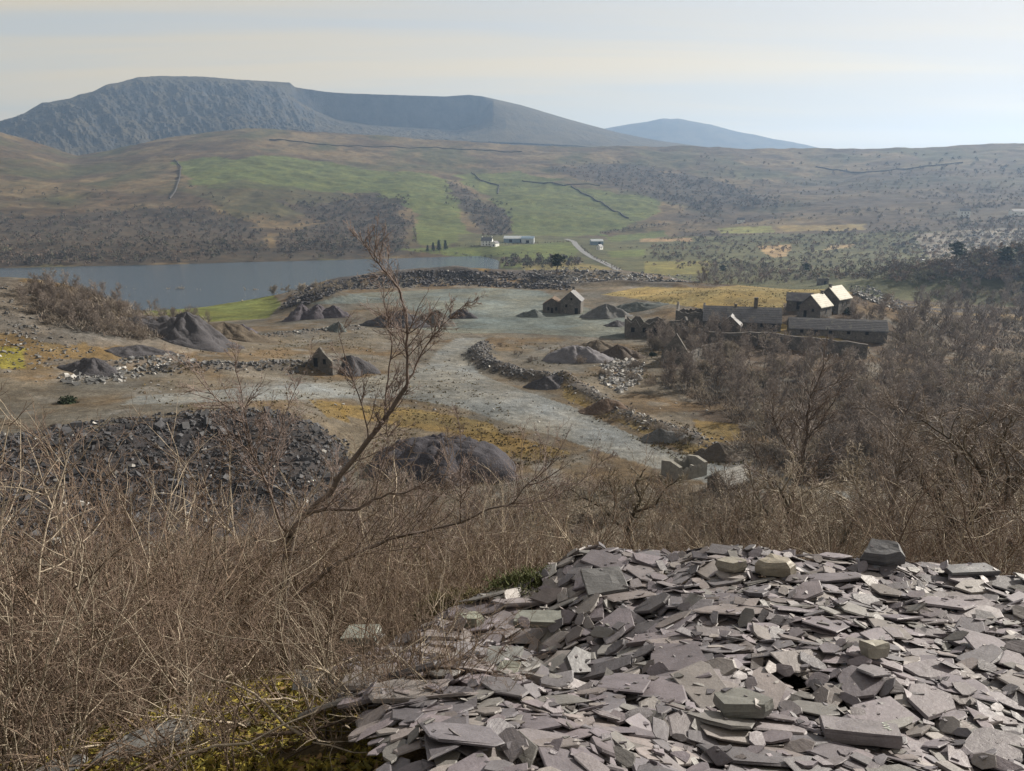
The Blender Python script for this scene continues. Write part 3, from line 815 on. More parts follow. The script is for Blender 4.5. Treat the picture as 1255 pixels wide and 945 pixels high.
# one wavering up-and-down line, raised a hair above the stone
zig = [(0.1 + 0.011 * math.sin(k_ * 1.15) + 0.004 * math.sin(k_ * 2.7), -0.026 + 0.0034 * k_) for k_ in range(18)]
for zx, zy in zig:
    for sgn in (-1, 1):
        for zz_ in (0.0, 0.005): cv.append((zx + sgn * 0.0021, zy, 0.0487 + zz_))
for k_ in range(len(zig) - 1):
    a0 = 4 * k_; b0 = a0 + 4
    ct += [(a0 + 1, a0 + 3, b0 + 3), (a0 + 1, b0 + 3, b0 + 1), (a0, a0 + 1, b0 + 1), (a0, b0 + 1, b0), (a0 + 3, a0 + 2, b0 + 2), (a0 + 3, b0 + 2, b0 + 3)]
mch = mat_varied('chalk', (0.62, 0.66, 0.60), ((120, 0.25),))
chalk = link('chalk_mark', mesh_np('chalk_mark', cv, tris=ct, mat=mch), sb)
# a last scatter of small pieces, some on top of the blocks' feet
for k in range(900):
    got = lowest(sr, 12, (-1.5, 5.2, 1.6, 7.1))
    if got is None: continue
    _, x, y = got
    L = sr.uniform(0.05, 0.16); P = slate_outline(L, L * sr.uniform(0.4, 0.8), 6, sr); T = L * sr.uniform(0.03, 0.1)
    got = drop(x, y, sr.uniform(0, 6.28), P, T, sr, sink=0.9)
    if got is None: continue
    v, t_ = slate_geo(P, T, sr); SL.append((got[0], got[1], v, t_, slate_col(sr), 0.8 * L * L))

# chips and grit caught between the slates
N_G = 2600
gx_ = sr.uniform(-1.4, 5.2, N_G); gy_ = sr.uniform(1.6, 7.1, N_G)
kg = np.array([heap_here(a_, b_) > 0.4 for a_, b_ in zip(gx_, gy_)]); gx_, gy_ = gx_[kg], gy_[kg]
gi, gj = ((gx_ - GX0) / CELL).astype(int), ((gy_ - GY0) / CELL).astype(int)
gs = 0.012 + 0.035 * sr.random(len(gx_)) ** 2
gth = sr.uniform(0, 6.28, (len(gx_), 5)); gth.sort(1)
ring_ = np.stack([np.cos(gth), np.sin(gth) * 0.7], -1) * gs[:, None, None] * sr.uniform(.7, 1.2, (len(gx_), 5, 1))
tz = sr.normal(0, 0.25, (len(gx_), 1, 2))
zt = HB[gi, gj][:, None] + (ring_ * tz).sum(-1) + gs[:, None] * 0.12
top_ = np.concatenate([ring_ + np.stack([gx_, gy_], -1)[:, None], zt[..., None]], -1); bot_ = top_ - np.stack([0 * gs, 0 * gs, gs * 0.28], -1)[:, None]
gv_ = np.concatenate([top_, bot_], 1).reshape(-1, 3); gb = np.arange(len(gx_))[:, None] * 10
gtri = np.vstack([gb + q_ for q_ in [(0, 1, 2), (0, 2, 3), (0, 3, 4)] + [(k_, k_ + 5, (k_ + 1) % 5 + 5) for k_ in range(5)] + [(k_, (k_ + 1) % 5 + 5, (k_ + 1) % 5) for k_ in range(5)]])
gcol = np.repeat(PALETTE[sr.integers(0, len(PALETTE), len(gx_))] * sr.uniform(.6, 1.5, (len(gx_), 1)), 10, 0)
grit = link('slate_chips', mesh_np('slate_chips', gv_, tris=gtri, mat=M_SLATE, colors=gcol), slate_heap); tag(grit, kind='stuff')
# the 300 that show largest are objects of their own, the rest one mesh
def shown(s):
    p = s[0]; px, py = project(p)
    c = HB[min(max(int((p[0] - GX0) / CELL), 0), HB.shape[0] - 1), min(max(int((p[1] - GY0) / CELL), 0), HB.shape[1] - 1)]
    vis = 1.0 if (c - (p[2] + s[2][:, 2].max())) < 0.022 else 0.12
    inside = 1.0 if (-10 < px < PW + 10 and py < PH + 20) else 0.0
    return s[5] / (p[0] ** 2 + p[1] ** 2) * vis * inside
order = np.argsort([-shown(s) for s in SL])
rv, rt, rc, off = [], [], [], 0
for rank, k in enumerate(order):
    o0, B0, v, t_, c, _ = SL[k]
    if rank < 296:
        me = mesh_np('slate', v, tris=t_, mat=M_SLATE, colors=np.tile(c, (len(v), 1)))
        o = link('slate', me, slate_heap)
        o.matrix_world = Matrix.Translation(o0) @ Matrix([list(x_) for x_ in B0]).to_4x4()
    else:
        rv.append(v @ B0.T + o0); rt.append(t_ + off); rc.append(np.tile(c, (len(v), 1))); off += len(v)
rest = link('slate_rubble', mesh_np('slate_rubble', np.vstack(rv), tris=np.vstack(rt), mat=M_SLATE, colors=np.vstack(rc)), slate_heap)
tag(rest, kind='stuff')

# ------------------------------------------------------------------ plants
class Tubes:
    def __init__(s): s.v = []; s.q = []; s.c = []; s.n = 0
    def add(s, P, rad, k=3, col=None):
        P = np.asarray(P, float); n = len(P)
        T = np.gradient(P, axis=0); T /= np.linalg.norm(T, axis=1)[:, None] + 1e-9
        ref = np.array([0.31, 0.87, 0.38]) if abs(T[0, 2]) > 0.5 else np.array([0.1, 0.2, 0.97])
        A = np.cross(T, ref); A /= np.linalg.norm(A, axis=1)[:, None] + 1e-9
        B = np.cross(T, A)
        th = np.arange(k) / k * 2 * math.pi
        rad = np.asarray(rad, float)
        ring = P[:, None] + rad[:, None, None] * (np.cos(th)[None, :, None] * A[:, None] + np.sin(th)[None, :, None] * B[:, None])
        s.v.append(ring.reshape(-1, 3))
        i = np.arange(n - 1)[:, None] * k; j = np.arange(k)[None]; jn = (j + 1) % k
        s.q.append((np.stack([i + j, i + jn, i + k + jn, i + k + j], -1) + s.n).reshape(-1, 4))
        if col is not None: s.c.append(np.tile(np.array(col, float), (n * k, 1)))
        s.n += n * k
    def mesh(s, name, mat):
        return mesh_np(name, np.vstack(s.v), quads=np.vstack(s.q), mat=mat, smooth=True, colors=np.vstack(s.c) if s.c else None)

def unit(v): return v / (np.linalg.norm(v) + 1e-9)
def wander(r, p, d, L, n, wig, up):
    """a limb as a wandering polyline"""
    P = [np.array(p, float)]; d = unit(np.array(d, float)); st = L / (n - 1)
    for _ in range(n - 1):
        d = unit(d + r.normal(0, wig, 3) + np.array([0, 0, up]))
        P.append(P[-1] + d * st)
    return np.array(P)
def side_dir(r, d, ang):
    a = unit(np.cross(d, r.normal(0, 1, 3))); return unit(d * math.cos(ang) + a * math.sin(ang))

def sprout(r, T_hi, T_lo, P, rad, levels, lev, cols):
    """grow side shoots along a polyline; levels: (count, length, angle, wiggle, up, npts, radius)"""
    if lev >= len(levels): return
    cnt, ln, ang, wig, up, npt, rr, start = levels[lev]
    n = max(1, int(round(cnt * r.uniform(0.75, 1.25))))
    seg = np.linalg.norm(np.diff(P, axis=0), axis=1); L = seg.sum(); cum = np.concatenate([[0], np.cumsum(seg)]) / L
    for f in np.sort(r.uniform(start, 1.0, n)):
        k = min(np.searchsorted(cum, f) - 1, len(P) - 2); k = max(k, 0)
        tt = (f - cum[k]) / (cum[k + 1] - cum[k] + 1e-9)
        p = P[k] * (1 - tt) + P[k + 1] * tt; d = unit(P[k + 1] - P[k])
        l = ln * L * r.uniform(0.55, 1.15) * (1.15 - 0.6 * f)
        Q = wander(r, p, side_dir(r, d, ang * r.uniform(0.65, 1.35)), l, npt, wig, up)
        r0 = min(rad[k] * 0.9, rr)
        rq = np.linspace(r0, max(r0 * 0.35, levels[-1][6] * 0.55), npt)
        tb = T_hi if lev == 0 and T_hi is not None else T_lo
        tb.add(Q, rq, 4 if lev == 0 else 3, cols[min(lev, len(cols) - 1)] * r.uniform(0.75, 1.25))
        sprout(r, T_hi, T_lo, Q, rq, levels, lev + 1, cols)

M_BARK = mat_varied('bark', (0.1, 0.08, 0.07), ((6.0, 0.35), (40.0, 0.25)), 0.85, (30, 0.6, 0.02), attr=True)
M_TWIG = mat_varied('twig', (0.1, 0.08, 0.07), ((0.8, 0.25),), 0.75, None, attr=True, rand=0.22)

def make_tree(name, seed, height, kind, fat=1.0):
    r = np.random.default_rng(seed); A = Tubes(); B = Tubes()
    if kind == 'birch':
        c0 = np.array((0.16, 0.135, 0.115)); c1 = np.array((0.175, 0.148, 0.13)); c2 = np.array((0.21, 0.175, 0.152))
        stems = 1 if r.random() < 0.5 else 2
        for s in range(stems):
            P = wander(r, (0.15 * s, 0.1 * s, -0.4), (r.normal(0, 0.14) + 0.2 * s, r.normal(0, 0.14), 1), height * (1 - 0.15 * s), 9, 0.07, 0.06)
            rad = np.linspace(0.011 * height, 0.012, 9)
            A.add(P, rad, 6, c0)
            sprout(r, A, B, P, rad, [(24 if stems == 1 else 15, 0.42, 0.78, 0.10, 0.05, 5, 0.035 * fat, 0.2), (10, 0.48, 0.7, 0.14, 0.0, 4, 0.015 * fat, 0.15), (6, 0.55, 0.65, 0.15, -0.02, 3, 0.011 * fat, 0.15)], 0, [c1, c2, c2])
    elif kind == 'oak':
        c0 = np.array((0.10, 0.088, 0.07)); c1 = np.array((0.235, 0.205, 0.165)); c2 = np.array((0.285, 0.245, 0.195))
        for s in range(r.integers(2, 4)):
            an = r.uniform(0, 6.28)
            P = wander(r, (0.2 * math.cos(an), 0.2 * math.sin(an), -0.4), (0.5 * math.cos(an), 0.5 * math.sin(an), 1), height * 0.62, 8, 0.24, 0.05)
            rad = np.linspace(0.017 * height, 0.035, 8)
            A.add(P, rad, 7, c0)
            sprout(r, A, B, P, rad, [(9, 0.66, 0.9, 0.24, 0.06, 7, 0.055, 0.25), (12, 0.42, 0.85, 0.26, 0.05, 5, 0.02 * fat, 0.12), (8, 0.55, 0.75, 0.25, 0.02, 3, 0.010 * fat, 0.1)], 0, [c1, c2, c2])
    else:   # rounded thicket shrub
        c0 = np.array((0.12, 0.10, 0.085)); c1 = np.array((0.195, 0.165, 0.135)); c2 = np.array((0.225, 0.185, 0.148))
        for s in range(11):
            an = r.uniform(0, 6.28); sp = r.uniform(0.1, 0.9)
            P = wander(r, (0.25 * math.cos(an), 0.25 * math.sin(an), -0.3), (sp * math.cos(an), sp * math.sin(an), 1), height * r.uniform(0.7, 1.05), 7, 0.13, 0.06)
            rad = np.linspace(0.01 * height, 0.01, 7)
            A.add(P, rad, 4, c0)
            sprout(r, B, B, P, rad, [(11, 0.45, 0.65, 0.15, 0.06, 4, 0.016 * fat, 0.15), (9, 0.5, 0.65, 0.18, 0.03, 3, 0.009 * fat, 0.15)], 0, [c1, c2])
    return A.mesh(name + '_trunk', M_BARK), B.mesh(name + '_crown', M_TWIG)

TREES = {}
for k, h, seeds in (('birch', 7.0, (1, 2, 3, 4)), ('oak', 6.0, (11, 12, 13)), ('thicket', 3.2, (21, 22, 23))):
    TREES[k] = [make_tree(k, s, h, k, 1.9) for s in seeds]; TREES[k + '_near'] = [make_tree(k, s + 50, h, k, 0.75) for s in seeds[:3]]
NAMES = {'birch': 'birch_tree', 'oak': 'oak_tree', 'thicket': 'scrub_bush'}
HEIGHT = {'birch': 7.0, 'oak': 5.6, 'thicket': 3.3}
vr = np.random.default_rng(5)
def plant(kind, x, y, s, label, group=None, cat=None, z=None, var=None, rz=None, sz=1.0):
    key = kind + '_near' if math.hypot(x, y) < 60 else kind
    tm, cm = TREES[key][vr.integers(len(TREES[key])) if var is None else var]
    e = empty(NAMES[kind], (x, y, float(ground_z(x, y)) if z is None else z), vr.uniform(0, 6.28) if rz is None else rz)
    e.scale = (s, s, s * sz)
    link('trunk', tm, e); link('crown', cm, e)
    tag(e, label, cat or ('bush' if kind == 'thicket' else 'tree'), group)
    return e

# upper limit in the photo of what grows on the slope under the tip
_lx = np.array([-300, 0, 150, 300, 450, 560, 640, 700, 800, 860, 890, 930, 1000, 1100, 1255, 1600])
_ly = np.array([560, 572, 565, 575, 575, 578, 572, 568, 574, 585, 565, 520, 485, 480, 475, 475])
def fit_scale(kind, x, y, s, slack=0.0):
    d = math.hypot(x, y); g = float(ground_z(x, y)); px, _ = project(np.array([x, y, g]))
    _, sl = ray(px, np.interp(px, _lx, _ly) + slack)
    room = (60 + float(sl) * d - g)
    return min(s, room / HEIGHT[kind])

count = 0
def slope_wood():
    global count
    for d in np.concatenate([np.arange(10, 30, 3.0), np.arange(30, 108, 5.2)]):
        for px in np.arange(-120, 1420, 3.9 / d * FPX):
          for rep in range(2 if px > 850 and d < 60 else 1):
            p_ = px + vr.normal(0, 40); dd = d + vr.normal(0, 1.2)
            a = float(ray(p_, 600)[0]); x, y = dd * math.sin(a), dd * math.cos(a)
            if p_ < 560 and dd < 16: continue                # the near scrub at the left is built apart
            if abs(a) > R(40): continue
            right = p_ > 640
            u = vr.random()
            kind = ('oak' if u < 0.66 else 'birch' if u < 0.76 else 'thicket') if right else ('thicket' if u < 0.75 else 'birch')
            if dd < 16 or (p_ < 440 and dd > 92): continue
            s = fit_scale(kind, x, y, vr.uniform(0.75, 1.2), vr.uniform(0, 26))
            if s < 0.28: continue
            if dd > 45 and vr.random() < 0.35: continue
            if not right and dd < 22: continue
            lab = {'oak': 'gnarled leafless oak in the tangle of trees under the slate tip', 'birch': 'slim leafless birch in the tangle of trees under the slate tip', 'thicket': 'grey-brown leafless bush on the slope under the slate tip'}[kind]
            plant(kind, x, y, s, lab, {'oak': 'oaks under the slate tip', 'birch': 'birches under the slate tip', 'thicket': 'bushes under the slate tip'}[kind])
            count += 1
slope_wood()
print('slope wood', count)

def scatter(poly, n, kinds, smin, smax, label, group, dmin=90):
    xs = [p[0] for p in poly]; ys = [p[1] for p in poly]; made = 0; tries = 0
    while made < n and tries < n * 12:
        tries += 1
        px = vr.uniform(min(xs), max(xs)); py = vr.uniform(min(ys), max(ys))
        if not inpoly(np.array(px), np.array(py), poly): continue
        p = hit(px, py, dmin)
        k = kinds[vr.integers(len(kinds))]
        plant(k, p[0], p[1], vr.uniform(smin, smax), label[k] if isinstance(label, dict) else label, group, z=p[2])
        made += 1
scatter([(925, 560), (1000, 590), (1300, 600), (1300, 430), (1100, 440), (900, 440), (830, 455), (800, 470), (870, 505), (930, 525)], 250, ['birch', 'oak'], 0.85, 1.35,
        {'birch': 'purple-brown leafless birch in the wood below the roofed ruins', 'thicket': 'brown leafless bush in the wood below the roofed ruins', 'oak': 'leafless oak in the wood below the roofed ruins'}, 'wood below the ruins')
scatter([(1100, 440), (1300, 430), (1300, 350), (1130, 360), (1110, 385), (1060, 400)], 90, ['birch', 'birch', 'oak'], 0.9, 1.5,
        {'birch': 'leafless birch in the hazy wood right of the long low barn', 'oak': 'leafless oak in the hazy wood right of the long low barn'}, 'wood right of the barn', 160)
scatter([(30, 352), (110, 350), (190, 372), (262, 392), (240, 408), (180, 420), (120, 412), (60, 400), (30, 380)], 130, ['birch', 'thicket'], 0.5, 0.85,
        {'birch': 'reddish leafless birch on the slate hill at the left', 'thicket': 'tan leafless bush on the slate hill at the left'}, 'scrub on the left hill', 150)
scatter([(790, 400), (870, 410), (930, 415), (960, 432), (900, 440), (840, 446), (790, 430)], 75, ['birch', 'oak', 'thicket'], 0.7, 1.15,
        {'birch': 'leafless birch growing against the ruined walls', 'thicket': 'leafless bush growing against the ruined walls', 'oak': 'leafless oak growing against the ruined walls'}, 'trees at the ruined walls')
scatter([(940, 400), (1100, 400), (1110, 380), (1050, 375), (1030, 392)], 22, ['thicket', 'birch'], 0.6, 1.0,
        {'birch': 'leafless birch beside the long low barn', 'thicket': 'leafless bush beside the long low barn'}, 'trees by the barn')
scatter([(690, 425), (740, 440), (790, 450), (830, 470), (790, 480), (700, 455)], 26, ['thicket'], 0.35, 0.7, 'red-brown low bush inside the bend of the quarry road', 'bushes inside the road bend')
scatter([(610, 424), (680, 428), (690, 440), (640, 446)], 12, ['thicket'], 0.3, 0.5, 'russet low bush on the rubble berm by the road bend', 'bushes on the berm')
scatter([(700, 488), (760, 500), (900, 545), (905, 560), (840, 552), (740, 512)], 16, ['thicket'], 0.3, 0.6, 'low russet bush along the right verge of the quarry road', 'bushes on the road verge')
scatter([(845, 330), (1000, 335), (1000, 345), (850, 352)], 34, ['thicket', 'birch'], 0.8, 1.3, {'birch': 'leafless birch in the copse behind the yellow grass knoll', 'thicket': 'leafless bush in the copse behind the yellow grass knoll'}, 'copse behind the knoll', 320)
for px, py, s in ((110, 361, 1.3), (150, 360, 1.35), (165, 361, 1.2), (205, 361, 1.35), (222, 361, 1.6), (245, 362, 1.2), (285, 364, 1.1), (300, 362, 1.5), (315, 362, 1.4), (335, 362, 1.5), (352, 361, 1.4), (372, 360, 1.5), (390, 359, 1.3), (410, 357, 1.3), (430, 354, 1.2), (447, 352, 1.2)):
    p = hit(px, py, 330); plant('oak' if s > 1.15 else 'thicket', p[0], p[1], s, 'bare round-headed tree by the near shore of the lake', 'trees on the near shore', z=p[2])

# ---- conifers and evergreens
def needle_tree(seed, h, w, pine):
    r = np.random.default_rng(seed); A = Tubes(); A.add(wander(r, (0, 0, -0.4), (0.02, 0, 1), h, 7, 0.04, 0.1), np.linspace(0.035 * h, 0.02 * h * .4, 7), 6, (0.09, 0.065, 0.05))
    V, F = [], []
    n = 620
    for k in range(n):
        z = r.uniform(0.42, 1.0) if pine else r.uniform(0.08, 1.0)
        if pine: R_ = w * math.sqrt(max(0.05, 1 - ((z - 0.70) / 0.33) ** 2)) * r.uniform(0.45, 1.05) * (0.8 + 0.4 * math.sin(z * 31))
        else: R_ = w * (1.03 - z) * r.uniform(0.5, 1.1)
        an = r.uniform(0, 6.28); c = np.array([R_ * math.cos(an), R_ * math.sin(an), z * h]); s = 0.075 * h * r.uniform(0.5, 1.1)
        b0 = len(V)
        for q in range(3): V.append(c + r.normal(0, 1, 3) * s * (1, 1, 0.55))
        F.append((b0, b0 + 1, b0 + 2))
    return A.mesh('trunk', M_BARK), mesh_np('crown', V, tris=F, mat=M_NEEDLE)
M_NEEDLE = mat_varied('evergreen', (0.028, 0.042, 0.018), ((0.7, 0.45),), 0.8, rand=0.2)
PINE = needle_tree(3, 10, 3.6, True); FIR = needle_tree(4, 9, 2.3, False)
def evergreen(kind, name, px, py, dmin, s, label, group=None):
    p = hit(px, py, dmin); e = empty(name, p, vr.uniform(0, 6), s); tm, cm = kind
    link('trunk', tm, e); link('crown', cm, e); tag(e, label, 'tree', group)
evergreen(PINE, 'pine_tree', 682, 336, 380, 1.0, 'dark green pine standing alone on the tip above the yard')
for px, py, s in ((531, 307, 1.0), (538, 307, 1.35), (546, 306, 1.2), (524, 308, .8)):
    evergreen(FIR, 'fir_tree', px, py, 860, s, 'dark fir in the small clump on the far lake shore', 'firs on the far shore')
evergreen(PINE, 'pine_tree', 988, 336, 420, .8, 'dark round evergreen behind the ruined hut on the knoll')
evergreen(PINE, 'pine_tree', 886, 336, 420, .7, 'dark small evergreen at the copse behind the yellow knoll')
evergreen(PINE, 'pine_tree', 1231, 330, 450, 1.25, 'dark tall evergreen in the haze near the right edge')
evergreen(PINE, 'pine_tree', 1172, 322, 480, 1.2, 'dark broad evergreen below the hazy spoil slope')

# ---- far woods: one mass of bare crowns, hedges and scrub beyond the lake
fr_ = np.random.default_rng(44)
fv, ft, fcol, nfv = [], [], [], 0
def crown(x, y, z, w, h, col, n=42):
    global nfv
    th = fr_.uniform(0, 6.28, n); u = fr_.uniform(-0.2, 1, n); rr = w * np.sqrt(np.clip(1 - u * u, 0.05, 1)) * fr_.uniform(0.4, 1.0, n)
    c = np.stack([x + rr * np.cos(th), y + rr * np.sin(th), z + h * (0.45 + 0.55 * u)], -1)
    tri = c[:, None] + fr_.normal(0, 1, (n, 3, 3)) * (w * 0.2, w * 0.2, h * 0.15)
    fv.append(tri.reshape(-1, 3)); ft.append(np.arange(n * 3).reshape(-1, 3) + nfv); nfv += n * 3
    fcol.append(np.repeat(col * fr_.uniform(0.7, 1.3, (n, 1)), 3, 0))
WCOL = 1.3 * np.array([(0.085, 0.066, 0.052), (0.07, 0.06, 0.05), (0.10, 0.075, 0.058), (0.085, 0.08, 0.055), (0.055, 0.052, 0.042)])
def wood(poly, n, dmin, w=(2.5, 5), dens=None, tone=1.0):
    xs = [p[0] for p in poly]; ys = [p[1] for p in poly]; made = 0; tries = 0
    while made < n and tries < n * 10:
        tries += 1
        px = fr_.uniform(min(xs), max(xs)); py = fr_.uniform(min(ys), max(ys))
        if not inpoly(np.array(px + fr_.normal(0, 7)), np.array(py + fr_.normal(0, 3)), poly): continue
        p = hit(px, py, dmin)
        if p[2] < 0.5: continue
        if dens and fbm(np.array(p[0] * 0.012), np.array(p[1] * 0.012), 3) < dens: continue
        ww = fr_.uniform(*w); crown(p[0], p[1], p[2], ww, ww * fr_.uniform(1.3, 1.9), tone * WCOL[fr_.integers(len(WCOL))]); made += 1
for k, n in (('left', 1700), ('mid', 850), ('gully', 300), ('right', 900)): wood(WOODS[k], n, 860, (1.6, 3.4))
wood(WOODS['shore'], 260, 850, (1.6, 3.2)); wood(WOODS['east'], 900, 900, (1.4, 3.0), 0.42, 1.5); wood(WOODS['floor'], 1900, 500, (1.3, 2.8), 0.3, 1.7)
wood([(-200, 232), (60, 228), (200, 240), (440, 232), (520, 300), (340, 305), (200, 250), (-200, 262)], 150, 900, (1.5, 3.5), 0.5)
wood([(820, 190), (1300, 188), (1300, 215), (1010, 215), (900, 225), (820, 210)], 140, 1500, (2, 5), 0.5)
wood([(607, 321), (660, 317), (712, 320), (712, 327), (660, 328), (607, 329)], 130, 560, (2, 3.6))
wood([(1050, 290), (1300, 285), (1300, 350), (1090, 350)], 260, 480, (1.4, 2.8), 0.42, 1.9)
def hedge(pts, step, w, dmin):
    P = [hit(x, y, dmin) for x, y in pts]
    for a, b in zip(P[:-1], P[1:]):
        L = np.hypot(*(b - a)[:2]); n = max(2, int(L / step))
        for f in np.linspace(0, 1, n):
            q = a + (b - a) * f + fr_.normal(0, w * 0.4, 3) * (1, 1, 0)
            if fr_.random() < 0.8: crown(q[0], q[1], float(ground_z(q[0], q[1])), w * fr_.uniform(0.6, 1.3), w * fr_.uniform(1.2, 2), WCOL[fr_.integers(len(WCOL))], 24)
hedge([(560, 303), (640, 300), (705, 297)], 5, 1.6, 860); hedge([(735, 288), (770, 283), (820, 277)], 4, 3.2, 860); hedge([(610, 313), (700, 312)], 6, 1.2, 700)
hedge([(712, 303), (730, 318), (775, 340)], 7, 1.4, 480); hedge([(790, 318), (900, 318)], 7, 2, 480); hedge([(760, 306), (850, 300), (900, 292)], 6, 2.2, 600)
hedge([(640, 330), (760, 330)], 6, 1.6, 480); hedge([(495, 309), (560, 313), (600, 316)], 6, 2.2, 840); hedge([(560, 228), (600, 222), (640, 232)], 8, 1.6, 1300); hedge([(700, 226), (745, 252), (790, 282)], 9, 1.4, 1200)
hedge([(880, 276), (960, 276)], 6, 2.0, 800); hedge([(870, 288), (960, 288)], 6, 2.0, 800); hedge([(505, 262), (510, 300)], 7, 2, 1000); hedge([(645, 250), (740, 258), (800, 264)], 9, 1.4, 1200)
woodland = link('woodland', mesh_np('woodland', np.vstack(fv), tris=np.vstack(ft), mat=mat_varied('bare_wood', (0.1, 0.1, 0.1), ((0.05, 0.25),), 0.95, attr=True), colors=np.vstack(fcol)))
tag(woodland, 'mass of bare woods, hedges and scrub beyond the lake', kind='stuff')

# ---- brush: the uncountable fine twigs and saplings that fill the wood between the trees
br = np.random.default_rng(66)
bv, bc = [], []
def brush_at(x, y, z, h, col, m):
    """n clumps of m thin tapered shoots"""
    n = len(x); an = br.uniform(0, 6.28, (n, m)); rr = 1.1 * np.sqrt(br.random((n, m))); ln = h[:, None] * br.uniform(0.4, 1.0, (n, m))
    bx = x[:, None] + rr * np.cos(an); by = y[:, None] + rr * np.sin(an); bz = z[:, None] + ln * br.uniform(0, 0.55, (n, m))
    le = br.normal(0, 0.42, (n, m, 2)); tip = np.stack([bx + le[..., 0] * ln, by + le[..., 1] * ln, bz + ln * 0.62], -1)
    wd = np.hypot(bx, by) * 0.00042 + 0.004; an2 = br.uniform(0, 6.28, (n, m))
    o = np.stack([np.cos(an2) * wd, np.sin(an2) * wd, np.zeros((n, m))], -1); b0 = np.stack([bx, by, bz], -1)
    bv.append(np.stack([b0 - o, b0 + o, tip], 2).reshape(-1, 3)); bc.append(np.repeat((col * br.uniform(.65, 1.35, (n, 1)))[:, None], m * 3, 1).reshape(-1, 3))
def brush_poly(poly, n, hmin, hmax, dmin, m=14):
    xs = [p[0] for p in poly]; ys = [p[1] for p in poly]; P = []
    while len(P) < n:
        px, py = br.uniform(min(xs), max(xs)), br.uniform(min(ys), max(ys))
        if inpoly(np.array(px), np.array(py), poly): P.append(hit(px, py, dmin))
    P = np.array(P); c = np.array([(0.20, 0.17, 0.14), (0.17, 0.142, 0.118), (0.22, 0.19, 0.155), (0.15, 0.12, 0.10)])[br.integers(0, 4, n)]
    brush_at(P[:, 0], P[:, 1], P[:, 2], br.uniform(hmin, hmax, n), c, m)
brush_poly([(890, 560), (1000, 590), (1300, 600), (1300, 430), (1100, 436), (930, 446), (850, 450), (810, 472), (880, 510), (920, 530)], 1500, 2.0, 4.6, 95)
brush_poly([(1075, 436), (1300, 430), (1300, 350), (1130, 360), (1115, 385)], 500, 2.5, 5.5, 160)
brush_poly([(860, 330), (1010, 334), (1010, 346), (850, 352)], 160, 2.5, 5, 330)
brush_poly([(40, 350), (110, 350), (190, 374), (262, 394), (240, 408), (180, 420), (120, 412), (50, 396)], 800, 1.2, 2.6, 150)
# on the slope under the tip
n_s = 3800
p_s = br.uniform(-160, 1400, n_s); d_s = np.sqrt(br.uniform(16 ** 2, 110 ** 2, n_s)); a_s = ray(p_s, 600.0)[0]
x_s, y_s = d_s * np.sin(a_s), d_s * np.cos(a_s); z_s = ground_z(x_s, y_s); ps2, _ = project(np.stack([x_s, y_s, z_s], -1))
top_s = 60 + ray(ps2, np.interp(ps2, _lx, _ly) + 8)[1] * d_s - z_s
h_s = np.minimum(br.uniform(1.5, 4.2, n_s), top_s); k_s = (h_s > 0.4) & ((p_s > 440) | (d_s < 95))
c_s = np.array([(0.20, 0.168, 0.135), (0.17, 0.135, 0.105), (0.22, 0.19, 0.15), (0.16, 0.12, 0.09)])[br.integers(0, 4, n_s)]
brush_at(x_s[k_s], y_s[k_s], z_s[k_s], h_s[k_s], c_s[k_s], 18)
bv = np.vstack(bv)
brush = link('brushwood', mesh_np('brushwood', bv, tris=np.arange(len(bv)).reshape(-1, 3), mat=mat_varied('brushwood', (1, 1, 1), ((0.08, 0.2),), .9, attr=True), colors=np.vstack(bc)))
tag(brush, 'fine grey-brown saplings and twigs filling the bare woods round the quarry', kind='stuff')

# ------------------------------------------------------------------ near scrub at the left
C_STRAW = np.array((0.29, 0.245, 0.19)); C_BR = np.array((0.155, 0.115, 0.086)); C_RED = np.array((0.12, 0.08, 0.064))
def make_scrub(seed, h, spread, n):
    r = np.random.default_rng(seed); A = Tubes(); B = Tubes()
    for s in range(n):
        an = r.uniform(0, 6.28); sp = r.uniform(0.15, spread); b0 = r.uniform(0, 0.35); thick = r.random() < 0.45
        P = wander(r, (b0 * math.cos(an), b0 * math.sin(an), -0.15), (sp * math.cos(an), sp * math.sin(an), 1), h * r.uniform(0.6, 1.1), 12, 0.125, 0.045)
        rad = np.linspace(0.0165 if thick else 0.0085, 0.0028, 12)
        c = C_STRAW * r.uniform(0.75, 1.2) if r.random() < .38 else C_BR * r.uniform(0.8, 1.3)
        A.add(P, rad, 5, c)
        sprout(r, A, B, P, rad, [(9, 0.46, 0.72, 0.15, 0.05, 7, 0.0066, 0.15), (5, 0.45, 0.8, 0.18, 0.03, 5, 0.0033, 0.1), (2, 0.5, 0.65, 0.16, 0.03, 3, 0.0021, 0.1)], 0, [c, C_BR, C_RED])
    return A.mesh('stems', M_BARK), B.mesh('twigs', M_TWIGN)
M_TWIGN = mat_varied('scrub_twig', (0.1, 0.08, 0.07), ((2.5, 0.3),), 0.7, None, attr=True)
SCRUB = [make_scrub(s, 2.3, 1.0, 8) for s in (31, 32, 33, 34, 35)]
lr = np.random.default_rng(17)
def scrub_at(x, y, s, label, group, z=None, rz=None, tilt=(0, 0)):
    a, b_ = SCRUB[lr.integers(5)]
    e = empty('willow_bush', (x, y, float(ground_z(x, y)) if z is None else z), 0)
    e.rotation_euler = (tilt[0], tilt[1], lr.uniform(0, 6.28)); e.scale = (s, s, s)
    link('stems', a, e); link('twigs', b_, e); tag(e, label, 'bush', group)
_sx = np.array([-300, 0, 80, 200, 300, 400, 480, 560, 640, 720]); _sy = np.array([540, 558, 545, 548, 565, 580, 600, 625, 650, 675])
nb = 0
